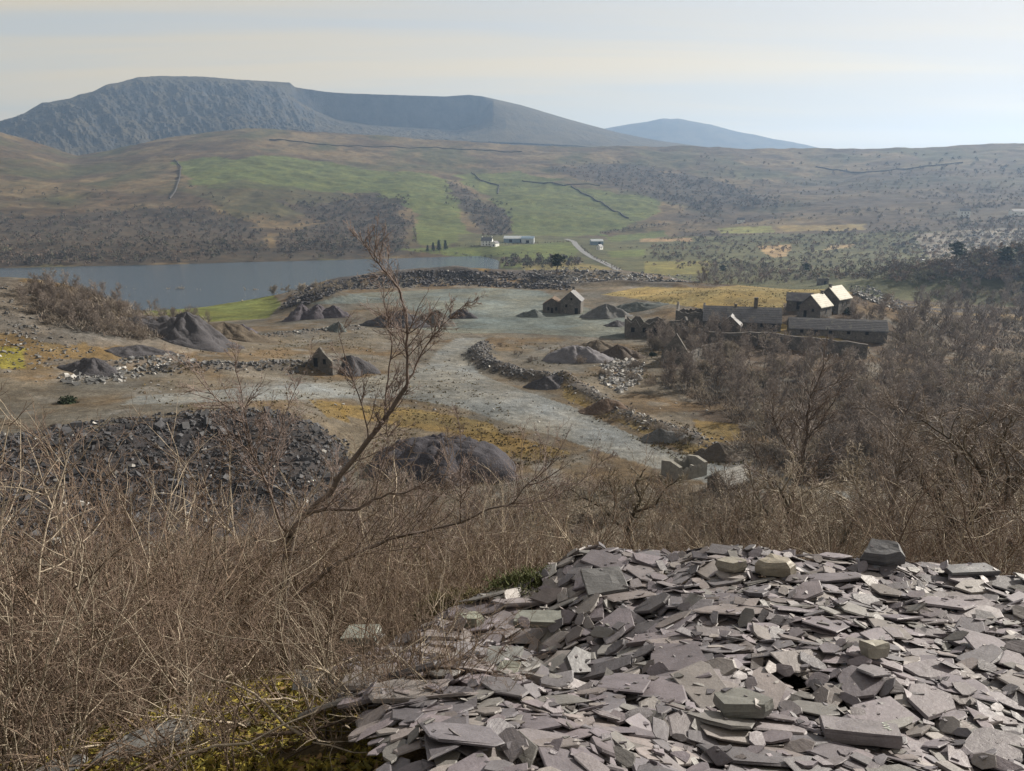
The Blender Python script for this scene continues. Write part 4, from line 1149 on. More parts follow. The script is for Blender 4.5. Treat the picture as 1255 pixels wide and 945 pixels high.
for d in np.concatenate([np.arange(5.9, 10, 1.0), np.arange(10, 19, 1.35)]):
    for px in np.arange(-230, 640, 1.3 / d * FPX):
        p_ = px + lr.normal(0, 28); dd = d + lr.normal(0, 0.35)
        if p_ > 560 and dd < 8: continue
        if dd < 7 and p_ > 420: continue
        a = float(ray(p_, 700)[0]); x, y = dd * math.sin(a), dd * math.cos(a); g = float(ground_z(x, y))
        room = 60 + float(ray(p_, np.interp(p_, _sx, _sy) + lr.uniform(-15, 70))[1]) * dd - g
        if dd < 8.7 and 265 < p_ < 520: room = min(room, 60 + float(ray(p_, 668 + lr.uniform(0, 50))[1]) * dd - g)      # open round the birch
        s = min(lr.uniform(0.95, 1.55), room / 1.95)
        if s < 0.3: continue
        scrub_at(x, y, s, 'tan leafless willow bush in the thicket left of the slate tip', 'thicket left of the tip'); nb += 1
# scrub behind the crest of the tip
for d in (8.6, 10.2, 12.0, 14.0):
    for px in np.arange(600, 1400, 1.5 / d * FPX):
        p_ = px + lr.normal(0, 25); dd = d + lr.normal(0, 0.4); a = float(ray(p_, 690)[0]); x, y = dd * math.sin(a), dd * math.cos(a); g = float(ground_z(x, y))
        room = 60 + float(ray(p_, np.interp(p_, [600, 700, 900, 960, 1400], [640, 610, 610, 585, 570]) + lr.uniform(0, 50))[1]) * dd - g
        s = min(lr.uniform(0.9, 1.5), room / 1.75)
        if s < 0.3: continue
        scrub_at(x, y, s, 'brown leafless bush just behind the crest of the slate tip', 'bushes behind the crest'); nb += 1
# low sprays leaning over the moss at the very front
for px, py, d, s in ((20, 900, 3.7, .5), (70, 860, 4.1, .55), (230, 880, 3.9, .4), (310, 870, 4.1, .45), (450, 905, 3.5, .40), (520, 930, 3.2, .34), (120, 830, 4.5, .6), (200, 815, 4.7, .6), (370, 815, 4.7, .5), (440, 850, 4.1, .36), (560, 900, 3.3, .3), (480, 925, 3.2, .34), (535, 940, 3.0, .3), (600, 935, 2.9, .22), (420, 935, 3.3, .36), (-60, 880, 4.0, .6), (-40, 820, 4.6, .7), (40, 800, 4.9, .7), (500, 880, 3.6, .34), (90, 935, 3.3, .4), (250, 935, 3.2, .3)):
    a = float(ray(px, py)[0]); x, y = d * math.sin(a), d * math.cos(a)
    scrub_at(x, y, s * lr.uniform(0.9, 1.15), 'low spray of tangled twigs over yellow moss in the bottom left corner', 'twigs over the moss', tilt=(lr.uniform(-0.5, 0.5), lr.uniform(-0.5, 0.5))); nb += 1
print('near scrub', nb)

# fallen and arching dead stems over the moss
AR = Tubes()
for k in range(46):
    px = lr.uniform(-40, 560); d = lr.uniform(3.0, 4.9); a = float(ray(px, 880)[0]); x, y = d * math.sin(a), d * math.cos(a); g = float(ground_z(x, y))
    an = lr.uniform(0, 6.28); L = lr.uniform(0.5, 1.5)
    P = wander(lr, (x, y, g + lr.uniform(0.0, 0.12)), (math.cos(an), math.sin(an), lr.uniform(0.0, 0.5)), L, 11, 0.2, -0.035)
    P[:, 2] = np.maximum(P[:, 2], ground_z(P[:, 0], P[:, 1]) + 0.006)
    AR.add(P, np.linspace(0.0075 * lr.uniform(0.4, 1.3), 0.002, 11), 5, (C_STRAW if lr.random() < 0.5 else C_BR) * lr.uniform(0.6, 1.2))
tag(link('fallen_twigs', AR.mesh('fallen_twigs', M_BARK)), 'dead stems and twigs lying over the moss in the bottom left corner', kind='stuff')

# moss: many small tufts
N_M = 60000
px_ = lr.uniform(-60, 640, N_M); d_ = lr.uniform(2.4, 5.8, N_M); a_m = ray(px_, 860.0)[0]; x_ = d_ * np.sin(a_m); y_ = d_ * np.cos(a_m)
k_ = fbm(x_ * 1.3, y_ * 1.3, 4) > 0.33
lim_ = np.where(y_ > 4.9, -1.15 + (y_ - 4.9) * 1.25, -1.15 + (4.9 - y_) * 0.28); k_ &= (x_ < lim_ + 0.05) | (lr.random(N_M) < 0.04)
x_, y_ = x_[k_], y_[k_]; n_m = len(x_); s_ = lr.uniform(0.006, 0.018, n_m); z_ = ground_z(x_, y_) + s_ * 0.6
mv = np.stack([x_, y_, z_], -1)[:, None] + lr.normal(0, 1, (n_m, 4, 3)) * np.stack([s_, s_, s_ * .8], -1)[:, None]
b_m = np.arange(n_m)[:, None] * 4; mt = np.vstack([b_m + (0, 1, 2), b_m + (0, 2, 3)])
cm_ = np.array([(0.15, 0.12, 0.022), (0.085, 0.078, 0.022), (0.12, 0.08, 0.04), (0.17, 0.14, 0.03)])[lr.integers(0, 4, n_m)] * lr.uniform(.9, 1.8, (n_m, 1))
mv = mv.reshape(-1, 3); mc = np.repeat(cm_, 4, 0)
moss = link('moss', mesh_np('moss', mv, tris=mt, mat=mat_varied('moss', (1, 1, 1), ((8, 0.3),), 0.95, attr=True), colors=mc)); tag(moss, 'yellow-green moss and litter under the twigs at the lower left', kind='stuff')
# half-buried slabs under the twigs
for k, (px, py, d, L, yaw, lab) in enumerate(((165, 850, 4.2, 0.42, 20, 'grey slab half buried in moss, left one under the twigs'), (385, 795, 4.9, 0.36, -15, 'grey slab behind the moss bank right of the birch foot'), (60, 845, 4.3, 0.3, 5, 'grey slab at the far left under the twigs'))):
    r = np.random.default_rng(60 + k); a = float(ray(px, py)[0]); x, y = d * math.sin(a), d * math.cos(a)
    P = slate_outline(L, L * 0.6, 6, r); v, t_ = slate_geo(P, 0.07, r)
    o = link('slab', mesh_np('slab', v, tris=t_, mat=M_SLATE, colors=np.tile((0.17, 0.17, 0.165), (len(v), 1))), loc=(x, y, float(ground_z(x, y)) - 0.01)); o.rotation_euler = (0.15, -0.12, R(yaw)); tag(o, lab, 'slate')

# heather bush by the western brow of the tip
def heather(px, py, d, w, h, n, label, col):
    r = np.random.default_rng(int(px)); T = Tubes(); S = Tubes()
    p = at(px, py, d); g = float(ground_z(p[0], p[1])); z0 = min(g, p[2])
    e = empty('heather_bush', (p[0], p[1], g))
    for k in range(n):
        an = r.uniform(0, 6.28); rr = w * math.sqrt(r.random()); x, y = rr * math.cos(an) * 1.6, rr * math.sin(an)
        hh = h * (1 - 0.5 * (rr / w) ** 2) * r.uniform(0.6, 1.1)
        P = wander(r, (x, y, p[2] - g - 0.15), (r.normal(0, .25), r.normal(0, .25), 1), hh, 4, 0.12, 0.05)
        T.add(P, np.linspace(0.004, 0.0016, 4), 3, col * r.uniform(0.6, 1.5))
        for q in range(5):
            b0 = P[1] + (P[3] - P[1]) * r.random(); Q = wander(r, b0, r.normal(0, 1, 3) + (0, 0, 0.9), 0.06, 3, 0.1, 0.1); T.add(Q, np.linspace(0.004, 0.002, 3), 3, col * r.uniform(0.6, 1.6))
    for q in range(14):
        S.add(wander(r, (r.normal(0, w * .5), r.normal(0, w * .4), p[2] - g - 0.3), (r.normal(0, .5), r.normal(0, .5), 1), h, 5, 0.12, 0), np.linspace(0.006, 0.003, 5), 4, (0.09, 0.065, 0.045))
    link('foliage', T.mesh('foliage', M_TWIGN), e); link('stems', S.mesh('stems', M_BARK), e); tag(e, label, 'bush')
heather(655, 722, 5.75, 0.24, 0.30, 900, 'dark green heather bush at the western brow of the slate tip', np.array((0.060, 0.068, 0.022)))
heather(570, 738, 5.9, 0.26, 0.22, 600, 'olive brown heather mat left of the green bush', np.array((0.085, 0.07, 0.03)))

# ------------------------------------------------------------------ the birch in front
def traced(name_seed, limbs, D0, label, twig_levels, name='birch_tree', cols=None, base_py=760, foot=None):
    """limbs traced as photo polylines with their own depths and thickness (m)"""
    r = np.random.default_rng(name_seed); A = Tubes(); B = Tubes(); c0, c1, c2 = cols
    org = None
    for pts, r0, r1, k0 in limbs:
        P = np.array([at(p[0], p[1], D0 + (p[2] if len(p) > 2 else 0)) for p in pts])
        if org is None:
            base = P[0].copy(); g = float(ground_z(base[0], base[1])); org = np.array([base[0], base[1], g])
            P = np.vstack([[base[0], base[1], g - 0.2], P])
        # refine and roughen
        n = max(8, 4 * len(P)); u = np.linspace(0, len(P) - 1, n); i = np.minimum(u.astype(int), len(P) - 2); f = (u - i)[:, None]
        Q = P[i] * (1 - f) + P[i + 1] * f
        Q[1:-1] += r.normal(0, 0.012, Q[1:-1].shape) * (D0 / 9)
        Q[1:-1] = (Q[:-2] + 2 * Q[1:-1] + Q[2:]) / 4
        rad = np.linspace(r0, r1, n) * (1 + r.normal(0, 0.05, n)) * (1.22 if D0 < 10 else 1.0)
        A.add(Q - org, rad, 8, c0 * r.uniform(0.9, 1.1) if r0 > 0.02 else c1)
        if k0: sprout(r, B, B, Q - org, rad, [(k0, *twig_levels[0])] + list(twig_levels[1:]), 0, [c1, c2, c2])
    e = empty(name, org); link('trunk', A.mesh('trunk', M_BARK), e); link('crown', B.mesh('crown', M_TWIG2), e); tag(e, label, 'tree')
    return e
M_TWIG2 = mat_varied('birch_twig', (0.1, 0.08, 0.07), ((3.0, 0.2),), 0.6, None, attr=True)
BL = [
    ([(346, 745), (349, 715), (352, 690), (357, 657)], 0.0484, 0.0450, 0),
    ([(357, 657), (364, 643, .02), (373, 633, .05), (401, 608, .1), (422, 577, .12), (451, 541, .1), (472, 512, .05), (498, 474, 0)], 0.0328, 0.0198, 20),
    ([(498, 474), (500, 445, -.05), (499, 422, -.1), (498, 387, -.15), (489, 354, -.2), (478, 338, -.22), (465, 324, -.25), (450, 305, -.25), (439, 284, -.3)], 0.0156, 0.0027, 34),
    ([(498, 474), (510, 449, .1), (527, 416, .15), (545, 395, .2), (575, 369, .25)], 0.0109, 0.0027, 22),
    ([(472, 512, .05), (474, 470, .2), (481, 430, .3), (478, 400, .3), (470, 370, .35), (468, 345, .4)], 0.0094, 0.0027, 22),
    ([(451, 541, .1), (445, 500, -.2), (432, 465, -.3), (420, 430, -.4), (415, 400, -.4)], 0.0070, 0.0023, 15),
    ([(373, 633, .05), (386, 625, -.05), (410, 624, -.15), (436, 625, -.2), (458, 613, -.2), (475, 606, -.22), (501, 603, -.25), (540, 580, -.3)], 0.0218, 0.0045, 17),
    ([(457, 614, -.2), (466, 580, -.1), (476, 548, -.05), (475, 510, .05), (482, 470, .1)], 0.0086, 0.0027, 15),
    ([(357, 657), (348, 650, .05), (340, 632, .1), (329, 598, .15), (318, 574, .18), (307, 552, .2), (297, 516, .25), (276, 496, .3), (254, 480, .35), (232, 448, .4)], 0.0156, 0.0027, 31),
    ([(329, 598, .15), (333, 565, .3), (345, 530, .4), (352, 500, .45), (380, 440, .5)], 0.0070, 0.0018, 15),
    ([(307, 552, .2), (300, 500, .1), (290, 455, 0), (284, 430, 0)], 0.0055, 0.0018, 14),
    ([(360, 735, .1), (390, 709, .15), (422, 684, .2), (451, 673, .2), (487, 657, .25), (523, 652, .3), (562, 641, .35), (594, 625, .4), (627, 618, .45), (650, 591, .5), (686, 560, .55)], 0.0234, 0.0036, 27),
    ([(564, 640, .35), (565, 610, .3), (564, 587, .3), (566, 545, .25), (560, 500, .2)], 0.0078, 0.0023, 14),
    ([(627, 618, .45), (660, 615, .5), (700, 600, .55), (745, 560, .6)], 0.0055, 0.0018, 14),
    ([(435, 687, .2), (440, 650, .3), (432, 615, .4), (425, 590, .45)], 0.0062, 0.0018, 10),
]
BC = (np.array((0.125, 0.102, 0.09)), np.array((0.145, 0.112, 0.098)), np.array((0.19, 0.145, 0.128)))
traced(77, BL, 8.4, 'leafless young birch with wide forked limbs rising from the thicket at the left', [(0.32, 0.7, 0.11, 0.06, 7, 0.006, 0.15), (8, 0.46, 0.65, 0.13, 0.05, 5, 0.0034, 0.12), (4, 0.5, 0.6, 0.14, 0.03, 3, 0.0025, 0.1)], cols=BC)
RB = [
    ([(965, 668), (966, 650), (968, 628)], 0.11, 0.09, 0),
    ([(968, 628), (972, 600, .2), (982, 570, .4), (988, 540, .5), (990, 510, .6), (992, 490, .6), (1003, 465, .7), (1012, 445, .8)], 0.085, 0.012, 34),
    ([(968, 628), (955, 612, -.3), (944, 590, -.5), (932, 566, -.7), (920, 545, -.9)], 0.05, 0.01, 16),
    ([(982, 570, .4), (962, 545, 0), (950, 520, -.2), (945, 490, -.4)], 0.03, 0.008, 14),
    ([(988, 540, .5), (1005, 520, .8), (1020, 495, 1), (1030, 470, 1.2)], 0.03, 0.008, 14),
    ([(972, 600, .2), (995, 585, .6), (1015, 560, 1), (1030, 530, 1.2)], 0.028, 0.008, 14),
]
RC = (np.array((0.09, 0.076, 0.068)), np.array((0.145, 0.118, 0.105)), np.array((0.19, 0.155, 0.138)))
traced(78, RB, 24, 'tall dark bare birch standing above the trees right of the quarry road', [(0.34, 0.75, 0.12, 0.06, 5, 0.016, 0.15), (6, 0.5, 0.6, 0.15, 0.04, 4, 0.009, 0.15), (4, 0.5, 0.55, 0.15, 0.02, 3, 0.007, 0.1)], cols=RC)
OC = (np.array((0.075, 0.064, 0.05)), np.array((0.15, 0.128, 0.10)), np.array((0.19, 0.155, 0.125)))
OK1 = [
    ([(1140, 690), (1155, 660), (1168, 640)], 0.14, 0.11, 0),
    ([(1168, 640), (1158, 625, .3), (1150, 612, .5), (1135, 600, .6), (1128, 580, .8), (1112, 560, 1)], 0.09, 0.02, 18),
    ([(1168, 640), (1190, 640, .3), (1205, 625, .5), (1230, 618, .8), (1250, 595, 1), (1262, 560, 1.2)], 0.085, 0.02, 18),
    ([(1190, 640, .3), (1198, 615, .1), (1208, 590, 0), (1190, 560, -.2), (1165, 540, -.4), (1130, 515, -.5)], 0.06, 0.012, 20),
    ([(1150, 612, .5), (1165, 590, .9), (1172, 560, 1.2), (1185, 530, 1.4), (1215, 510, 1.6)], 0.05, 0.012, 20),
    ([(1230, 618, .8), (1238, 580, .6), (1225, 545, .4), (1240, 515, .3)], 0.04, 0.012, 16),
]
traced(79, OK1, 17, 'gnarled spreading oak just behind the crest at the right edge', [(0.36, 0.85, 0.24, 0.05, 6, 0.02, 0.15), (7, 0.5, 0.8, 0.24, 0.04, 4, 0.009, 0.12), (5, 0.5, 0.7, 0.22, 0.02, 3, 0.006, 0.1)], name='oak_tree', cols=OC)
OK2 = [
    ([(775, 690), (772, 668), (768, 650)], 0.10, 0.085, 0),
    ([(768, 650), (752, 636, .3), (738, 622, .5), (720, 612, .7), (700, 600, .9)], 0.06, 0.012, 16),
    ([(768, 650), (775, 630, -.2), (785, 610, -.3), (778, 592, -.4), (790, 575, -.5)], 0.06, 0.012, 16),
    ([(775, 630, -.2), (800, 620, -.6), (815, 600, -.8), (830, 588, -1)], 0.04, 0.012, 14),
    ([(752, 636, .3), (755, 612, .8), (745, 590, 1), (750, 572, 1.2)], 0.035, 0.01, 14),
]
traced(80, OK2, 19, 'twisted mossy oak with lemon-grey twigs below the middle of the tip', [(0.36, 0.85, 0.24, 0.05, 6, 0.018, 0.15), (7, 0.5, 0.8, 0.24, 0.04, 4, 0.008, 0.12), (5, 0.5, 0.7, 0.22, 0.02, 3, 0.006, 0.1)], name='oak_tree', cols=(OC[0], np.array((0.15, 0.13, 0.09)), np.array((0.19, 0.16, 0.115))))

# ------------------------------------------------------------------ quarry: rubble, heaps, ruins
def rocks(P, S, cols, r, flat=0.55):
    """n rough stones as one mesh: centres P, sizes S"""
    n = len(P)
    cube = np.array([(-1, -1, -1), (1, -1, -1), (1, 1, -1), (-1, 1, -1), (-1, -1, 1), (1, -1, 1), (1, 1, 1), (-1, 1, 1)], float) * 0.5
    v = cube[None] * (1 + r.normal(0, 0.22, (n, 8, 3)))
    v *= (np.stack([r.uniform(0.7, 1.3, n), r.uniform(0.5, 1.0, n), r.uniform(0.2, flat * 1.4, n)], -1) * S[:, None])[:, None]
    a, b_, c_ = r.uniform(0, 6.28, n), r.normal(0, 0.5, n), r.normal(0, 0.5, n)
    ca, sa, cb, sb_, cc_, sc_ = np.cos(a), np.sin(a), np.cos(b_), np.sin(b_), np.cos(c_), np.sin(c_)
    y_, z_ = v[..., 1] * cb[:, None] - v[..., 2] * sb_[:, None], v[..., 1] * sb_[:, None] + v[..., 2] * cb[:, None]
    x_ = v[..., 0] * cc_[:, None] + z_ * sc_[:, None]; z2 = -v[..., 0] * sc_[:, None] + z_ * cc_[:, None]
    w = np.stack([x_ * ca[:, None] - y_ * sa[:, None], x_ * sa[:, None] + y_ * ca[:, None], z2], -1) + P[:, None]
    q = np.array([(0, 3, 2, 1), (4, 5, 6, 7), (0, 1, 5, 4), (1, 2, 6, 5), (2, 3, 7, 6), (3, 0, 4, 7)])
    quads = (q[None] + (np.arange(n) * 8)[:, None, None]).reshape(-1, 4)
    return w.reshape(-1, 3), quads, np.repeat(cols, 8, 0)
qr = np.random.default_rng(91)
M_RUB = mat_varied('rubble', (0.1, 0.1, 0.1), ((1.2, 0.25), (6.0, 0.2)), 0.75, (8, 0.5, 0.05), attr=True, spec=0.4)
def rubble(label, sampler, n, smin, smax, pal, pale=0.0, name='slate_rubble'):
    P, S, Cc = [], [], []
    k = 0
    while len(P) < n and k < n * 8:
        k += 1
        p = sampler()
        if p is None: continue
        s = smin + (smax - smin) * qr.random() ** 2.2
        P.append((p[0], p[1], p[2] + s * 0.08)); S.append(s)
        c = np.array(pal) * qr.uniform(0.6, 1.45)
        if qr.random() < pale: c = np.array((0.30, 0.29, 0.275)) * qr.uniform(0.6, 1.3)
        Cc.append(c)
    v, q_, c = rocks(np.array(P), np.array(S), np.array(Cc), qr)
    o = link(name, mesh_np(name, v, quads=q_, mat=M_RUB, colors=c)); tag(o, label, kind='stuff'); return o
def poly_sampler(poly, dmin, cond=None):
    xs = [p[0] for p in poly]; ys = [p[1] for p in poly]
    def f():
        px = qr.uniform(min(xs), max(xs)); py = qr.uniform(min(ys), max(ys))
        if not inpoly(np.array(px), np.array(py), poly): return None
        p = hit(px, py, dmin); return p
    return f
def strip_sampler(pts, w, z):
    P = [gpt(x, y, z) for x, y in pts]; L = np.array([np.hypot(*(b - a)) for a, b in zip(P[:-1], P[1:])]); cw = np.cumsum(L) / L.sum()
    def f():
        u = qr.random(); i = int(np.searchsorted(cw, u)); t_ = qr.random(); q = P[i] * (1 - t_) + P[i + 1] * t_ + qr.normal(0, w, 2)
        return (q[0], q[1], float(ground_z(q[0], q[1])))
    return f
def bank_sampler():
    px = qr.uniform(-160, 425); d = qr.uniform(101, 124); a = float(ray(px, 520)[0]); x, y = d * math.sin(a), d * math.cos(a)
    z = float(ground_z(x, y))
    return (x, y, z) if z > 20.2 + qr.normal(0, .5) else None
rubble('dark slate rubble covering the retaining bank below the left track', bank_sampler, 9000, 0.1, 0.62, (0.045, 0.045, 0.05), 0.015)
rubble('larger dark slabs lying on the retaining bank below the left track', bank_sampler, 420, 0.6, 1.5, (0.05, 0.05, 0.055), 0.03)
rubble('slate rubble on the berm along the bend of the quarry road', strip_sampler([(592, 428), (585, 438), (600, 452), (640, 466), (690, 474)], 1.7, FLOOR), 800, 0.25, 0.8, (0.085, 0.083, 0.085), 0.04)
rubble('broken stone along the right verge of the quarry road', strip_sampler([(700, 474), (745, 500), (800, 522), (850, 540), (905, 548)], 2.2, FLOOR), 420, 0.2, 0.7, (0.085, 0.08, 0.078), 0.12)
rubble('rubble wall line along the left track below the ruined hut', strip_sampler([(190, 474), (215, 470), (300, 462), (380, 452), (450, 448)], 1.5, 24), 700, 0.25, 0.9, (0.075, 0.075, 0.078), 0.06)
rubble('rubble line behind the brown quarry floor at the left', strip_sampler([(195, 432), (300, 418), (380, 404), (440, 398)], 1.5, 22), 520, 0.25, 0.8, (0.085, 0.09, 0.09), 0.08)
rubble('stone blocks and rubble at the left end of the track', strip_sampler([(90, 482), (125, 480), (150, 468), (215, 452)], 2.6, 25.5), 420, 0.3, 1.1, (0.10, 0.10, 0.10), 0.25)
rubble('dark slate tip along the terrace behind the gravel yard', poly_sampler([(340, 380), (365, 352), (450, 338), (520, 332), (640, 334), (700, 345), (700, 356), (560, 350), (420, 356), (380, 372)], 310), 3200, 0.3, 1.5, (0.055, 0.053, 0.06), 0.01)
rubble('grey slate spoil around the lone pine', poly_sampler([(640, 333), (700, 326), (760, 334), (860, 338), (860, 350), (770, 350), (700, 352)], 380), 1200, 0.4, 1.6, (0.10, 0.10, 0.105), 0.12)
rubble('pale tumbled slabs on the slope inside the road bend', poly_sampler([(735, 450), (755, 438), (790, 445), (785, 470), (760, 482), (735, 470)], 150), 620, 0.3, 1.1, (0.12, 0.118, 0.12), 0.5)
rubble('pale tumbled slabs running down the right end of the knoll', poly_sampler([(1040, 352), (1065, 350), (1112, 372), (1105, 382), (1075, 372), (1045, 362)], 255), 480, 0.4, 1.4, (0.09, 0.09, 0.095), 0.4)
rubble('grey scree and slabs on the wooded hill at the left', poly_sampler([(-120, 345), (45, 345), (60, 400), (120, 430), (60, 452), (-120, 470)], 150), 1100, 0.2, 0.8, (0.10, 0.096, 0.092), 0.05)
rubble('hazy spoil tips scattered with pale slabs at the far right', poly_sampler([(1090, 300), (1150, 288), (1300, 280), (1300, 345), (1170, 335), (1120, 318)], 460), 900, 1.0, 3.5, (0.13, 0.13, 0.13), 0.35)
rubble('loose stones strewn over the quarry floor', poly_sampler([(150, 440), (450, 400), (600, 405), (830, 420), (900, 540), (700, 560), (480, 500), (170, 485)], 95), 700, 0.12, 0.5, (0.12, 0.115, 0.11), 0.2)

M_GRAV = mat_varied('gravel_heap', (0.1, 0.1, 0.1), ((0.35, 0.22), (2.5, 0.25), (9, 0.25)), 0.9, (3.0, 0.8, 0.25), attr=True)
def heap(label, px, py, rx, ry, h, col, dmin=90, ang=0.0, seed=0, group=None, sharp=1.0, name='gravel_heap'):
    r = np.random.default_rng(seed + int(px * 7 + py)); p = hit(px, py, dmin); NA, NR = 56, 22
    V, Cc = [], []
    th = np.arange(NA) / NA * 2 * math.pi; ph = r.uniform(0, 6.28, 5); am = r.uniform(0.02, 0.11, 5)
    am[:2] *= 1.6; lob = 1 + sum(am[k] * np.sin((k + 2) * th + ph[k]) for k in range(5))
    ca, sa = math.cos(R(ang)), math.sin(R(ang)); ox, oy = r.uniform(-.28, .28) * rx, r.uniform(-.2, .2) * ry
    for i in range(NR + 1):
        f = i / NR; u = f * rx * lob * np.cos(th) + ox * (1 - f); v = f * ry * lob * np.sin(th) + oy * (1 - f)
        x = u * ca - v * sa; y = u * sa + v * ca
        prof = (1 - f) if sharp >= 1 else (1 - f ** (1 + 1.2 * (1 - sharp))) 
        prof = max(0.0, prof) ** (1.1 if sharp > .2 else .75)
        rough = (fbm((x + p[0]) * 0.75, (y + p[1]) * 0.75, 5, 0.6) - 0.5) * h * 0.62 * min(1, f * 3) * (1 - f * 0.5) + (ridged(th * 3.2 + 0 * x, 0 * x + px, 3) - .5) * h * 0.30 * f * (1 - f) * 3
        gz = ground_z(x + p[0], y + p[1]) - p[2]
        z = np.maximum(h * prof + rough, 0) + gz * min(1.0, f * 1.5) - (0.35 if i == NR else 0)
        V.append(np.stack([x, y, z], -1)); Cc.append(np.tile(np.array(col), (NA, 1)) * (0.85 + 0.3 * fbm((x + p[0]) * .3, (y + p[1]) * .3, 3))[:, None])
    V = np.vstack(V); i = np.arange(NR)[:, None] * NA; j = np.arange(NA)[None]; jn = (j + 1) % NA
    q = np.stack([i + j, i + NA + j, i + NA + jn, i + jn], -1).reshape(-1, 4)
    o = link(name, mesh_np(name, V, quads=q, mat=M_GRAV, smooth=True, colors=np.vstack(Cc)), loc=p); tag(o, label, 'heap', group); return o
DK = (0.058, 0.055, 0.06); PU = (0.07, 0.062, 0.072); GY = (0.10, 0.10, 0.10); BRN = (0.085, 0.068, 0.05); GN = (0.085, 0.095, 0.092)
heap('large dark slate-waste heap below the wooded hill', 232, 416, 14, 9, 7.0, DK, 150)
heap('brown-grey flank of waste right of the large dark heap', 285, 414, 11, 7, 4.5, BRN, 150)
heap('small dark pointed heap by the field edge', 300, 408, 4, 3.5, 2.8, PU, 150)
heap('low dark heap at the far left of the quarry floor', 115, 455, 6, 3.5, 2.6, DK, 130)
heap('long low dark ridge of waste left of the large heap', 180, 436, 9, 3.5, 2.4, DK, 140, 20)
heap('left cone of the purple heaps under the tip terrace', 366, 391, 6, 5, 5.5, PU, 150)
heap('middle cone of the purple heaps under the tip terrace', 385, 389, 6, 5, 4.8, PU, 150)
heap('right cone of the purple heaps under the tip terrace', 407, 388, 7, 4, 4.2, PU, 150)
heap('small dark cone standing alone on the left quarry floor', 413, 404, 3.2, 2.8, 2.6, GN, 150)
heap('dark slaty rubble heap against the pointed ruin', 428, 449, 6.5, 3.5, 2.6, DK, 120)
heap('broad dark heap behind the young birch', 490, 400, 12, 6, 5.5, DK, 150)
heap('brown uneven heap right of the broad dark heap', 527, 399, 9, 5, 5.2, (0.09, 0.082, 0.072), 150)
heap('lone dark mound on the pale gravel yard', 566, 390, 5, 4, 3.6, DK, 150)
heap('small heap of gravel left of the twin-gabled house', 651, 388, 5.5, 4, 2.8, GN, 150)
heap('pointed grey heap of gravel right of the twin-gabled house', 744, 388, 8.5, 5, 4.8, GY, 150)
heap('low gravel spread behind the pointed grey heap', 772, 380, 11, 5, 3.2, GN, 200)
heap('small dark heap in front of the roofless ruin', 757, 399, 4.5, 3, 1.9, DK, 150)
heap('long smooth grey heap inside the road bend', 706, 441, 9, 5.5, 3.8, (0.125, 0.12, 0.13), 120, -15, sharp=0.6)
heap('dark brown bushy mound right of the smooth grey heap', 762, 438, 6, 4, 3.6, (0.07, 0.055, 0.045), 120)
heap('brown mound behind the smooth grey heap', 735, 430, 9, 5, 3.0, BRN, 120)
heap('dark little heap beside the berm', 668, 474, 4.5, 2.6, 2.5, DK, 100)
heap('big round dark purple mound below the track in the middle', 541, 578, 10.5, 8, 5.0, (0.045, 0.042, 0.05), 95, sharp=0.05, name='slate_heap_mound')
heap('dark mound at the right verge near the stone huts', 885, 560, 4.6, 3.4, 2.7, (0.075, 0.062, 0.05), 95)
heap('dark gravel mound on the right verge of the road', 812, 538, 3.6, 2.6, 2.0, GY, 95)
heap('turfy mound left of the red bush on the verge', 738, 500, 4.5, 2.8, 1.9, (0.09, 0.062, 0.045), 95)

# ---- buildings
M_STONE = mat_varied('quarry_stone', (0.115, 0.105, 0.095), ((0.5, 0.3), (2.5, 0.4)), 0.9, (3.5, 0.9, 0.2), patches=(((0.19, 0.175, 0.15), 0.7, 0.55, 0.7), ((0.05, 0.05, 0.045), 1.1, 0.6, 0.72)))
M_ROOF = mat_varied('slate_roof', (0.085, 0.083, 0.09), ((0.6, 0.3), (4, 0.3)), 0.6, (2.5, 0.8, 0.12), spec=0.45, patches=(((0.15, 0.145, 0.13), 0.5, 0.55, 0.68), ((0.02, 0.02, 0.02), 0.45, 0.66, 0.69)))
M_GLARE = mat_varied('glare_roof', (0.42, 0.40, 0.34), ((0.8, 0.2), (4, 0.15)), 0.7, (5, 0.4, 0.05))  # sun glare on the cottage slates, painted in as a pale roof colour
M_DARK = mat_varied('dark_interior', (0.012, 0.012, 0.013), ((1, 0.1),))
M_WHITE = mat_varied('whitewash', (0.72, 0.72, 0.69), ((0.5, 0.1),), 0.85)
M_TIN = mat_varied('shed_sheet', (0.42, 0.45, 0.47), ((0.3, 0.12),), 0.5)
M_TINB = mat_varied('blue_sheet', (0.16, 0.22, 0.28), ((0.3, 0.12),), 0.5)
def boxv(cx, cy, cz, sx, sy, sz):
    c = np.array([(-1, -1, -1), (1, -1, -1), (1, 1, -1), (-1, 1, -1), (-1, -1, 1), (1, -1, 1), (1, 1, 1), (-1, 1, 1)], float) * 0.5
    return c * (sx, sy, sz) + (cx, cy, cz)
BQ = np.array([(0, 3, 2, 1), (4, 5, 6, 7), (0, 1, 5, 4), (1, 2, 6, 5), (2, 3, 7, 6), (3, 0, 4, 7)])
def box_obj(name, parent, mat, *a):
    return link(name, mesh_np(name, boxv(*a), quads=BQ, mat=mat), parent)
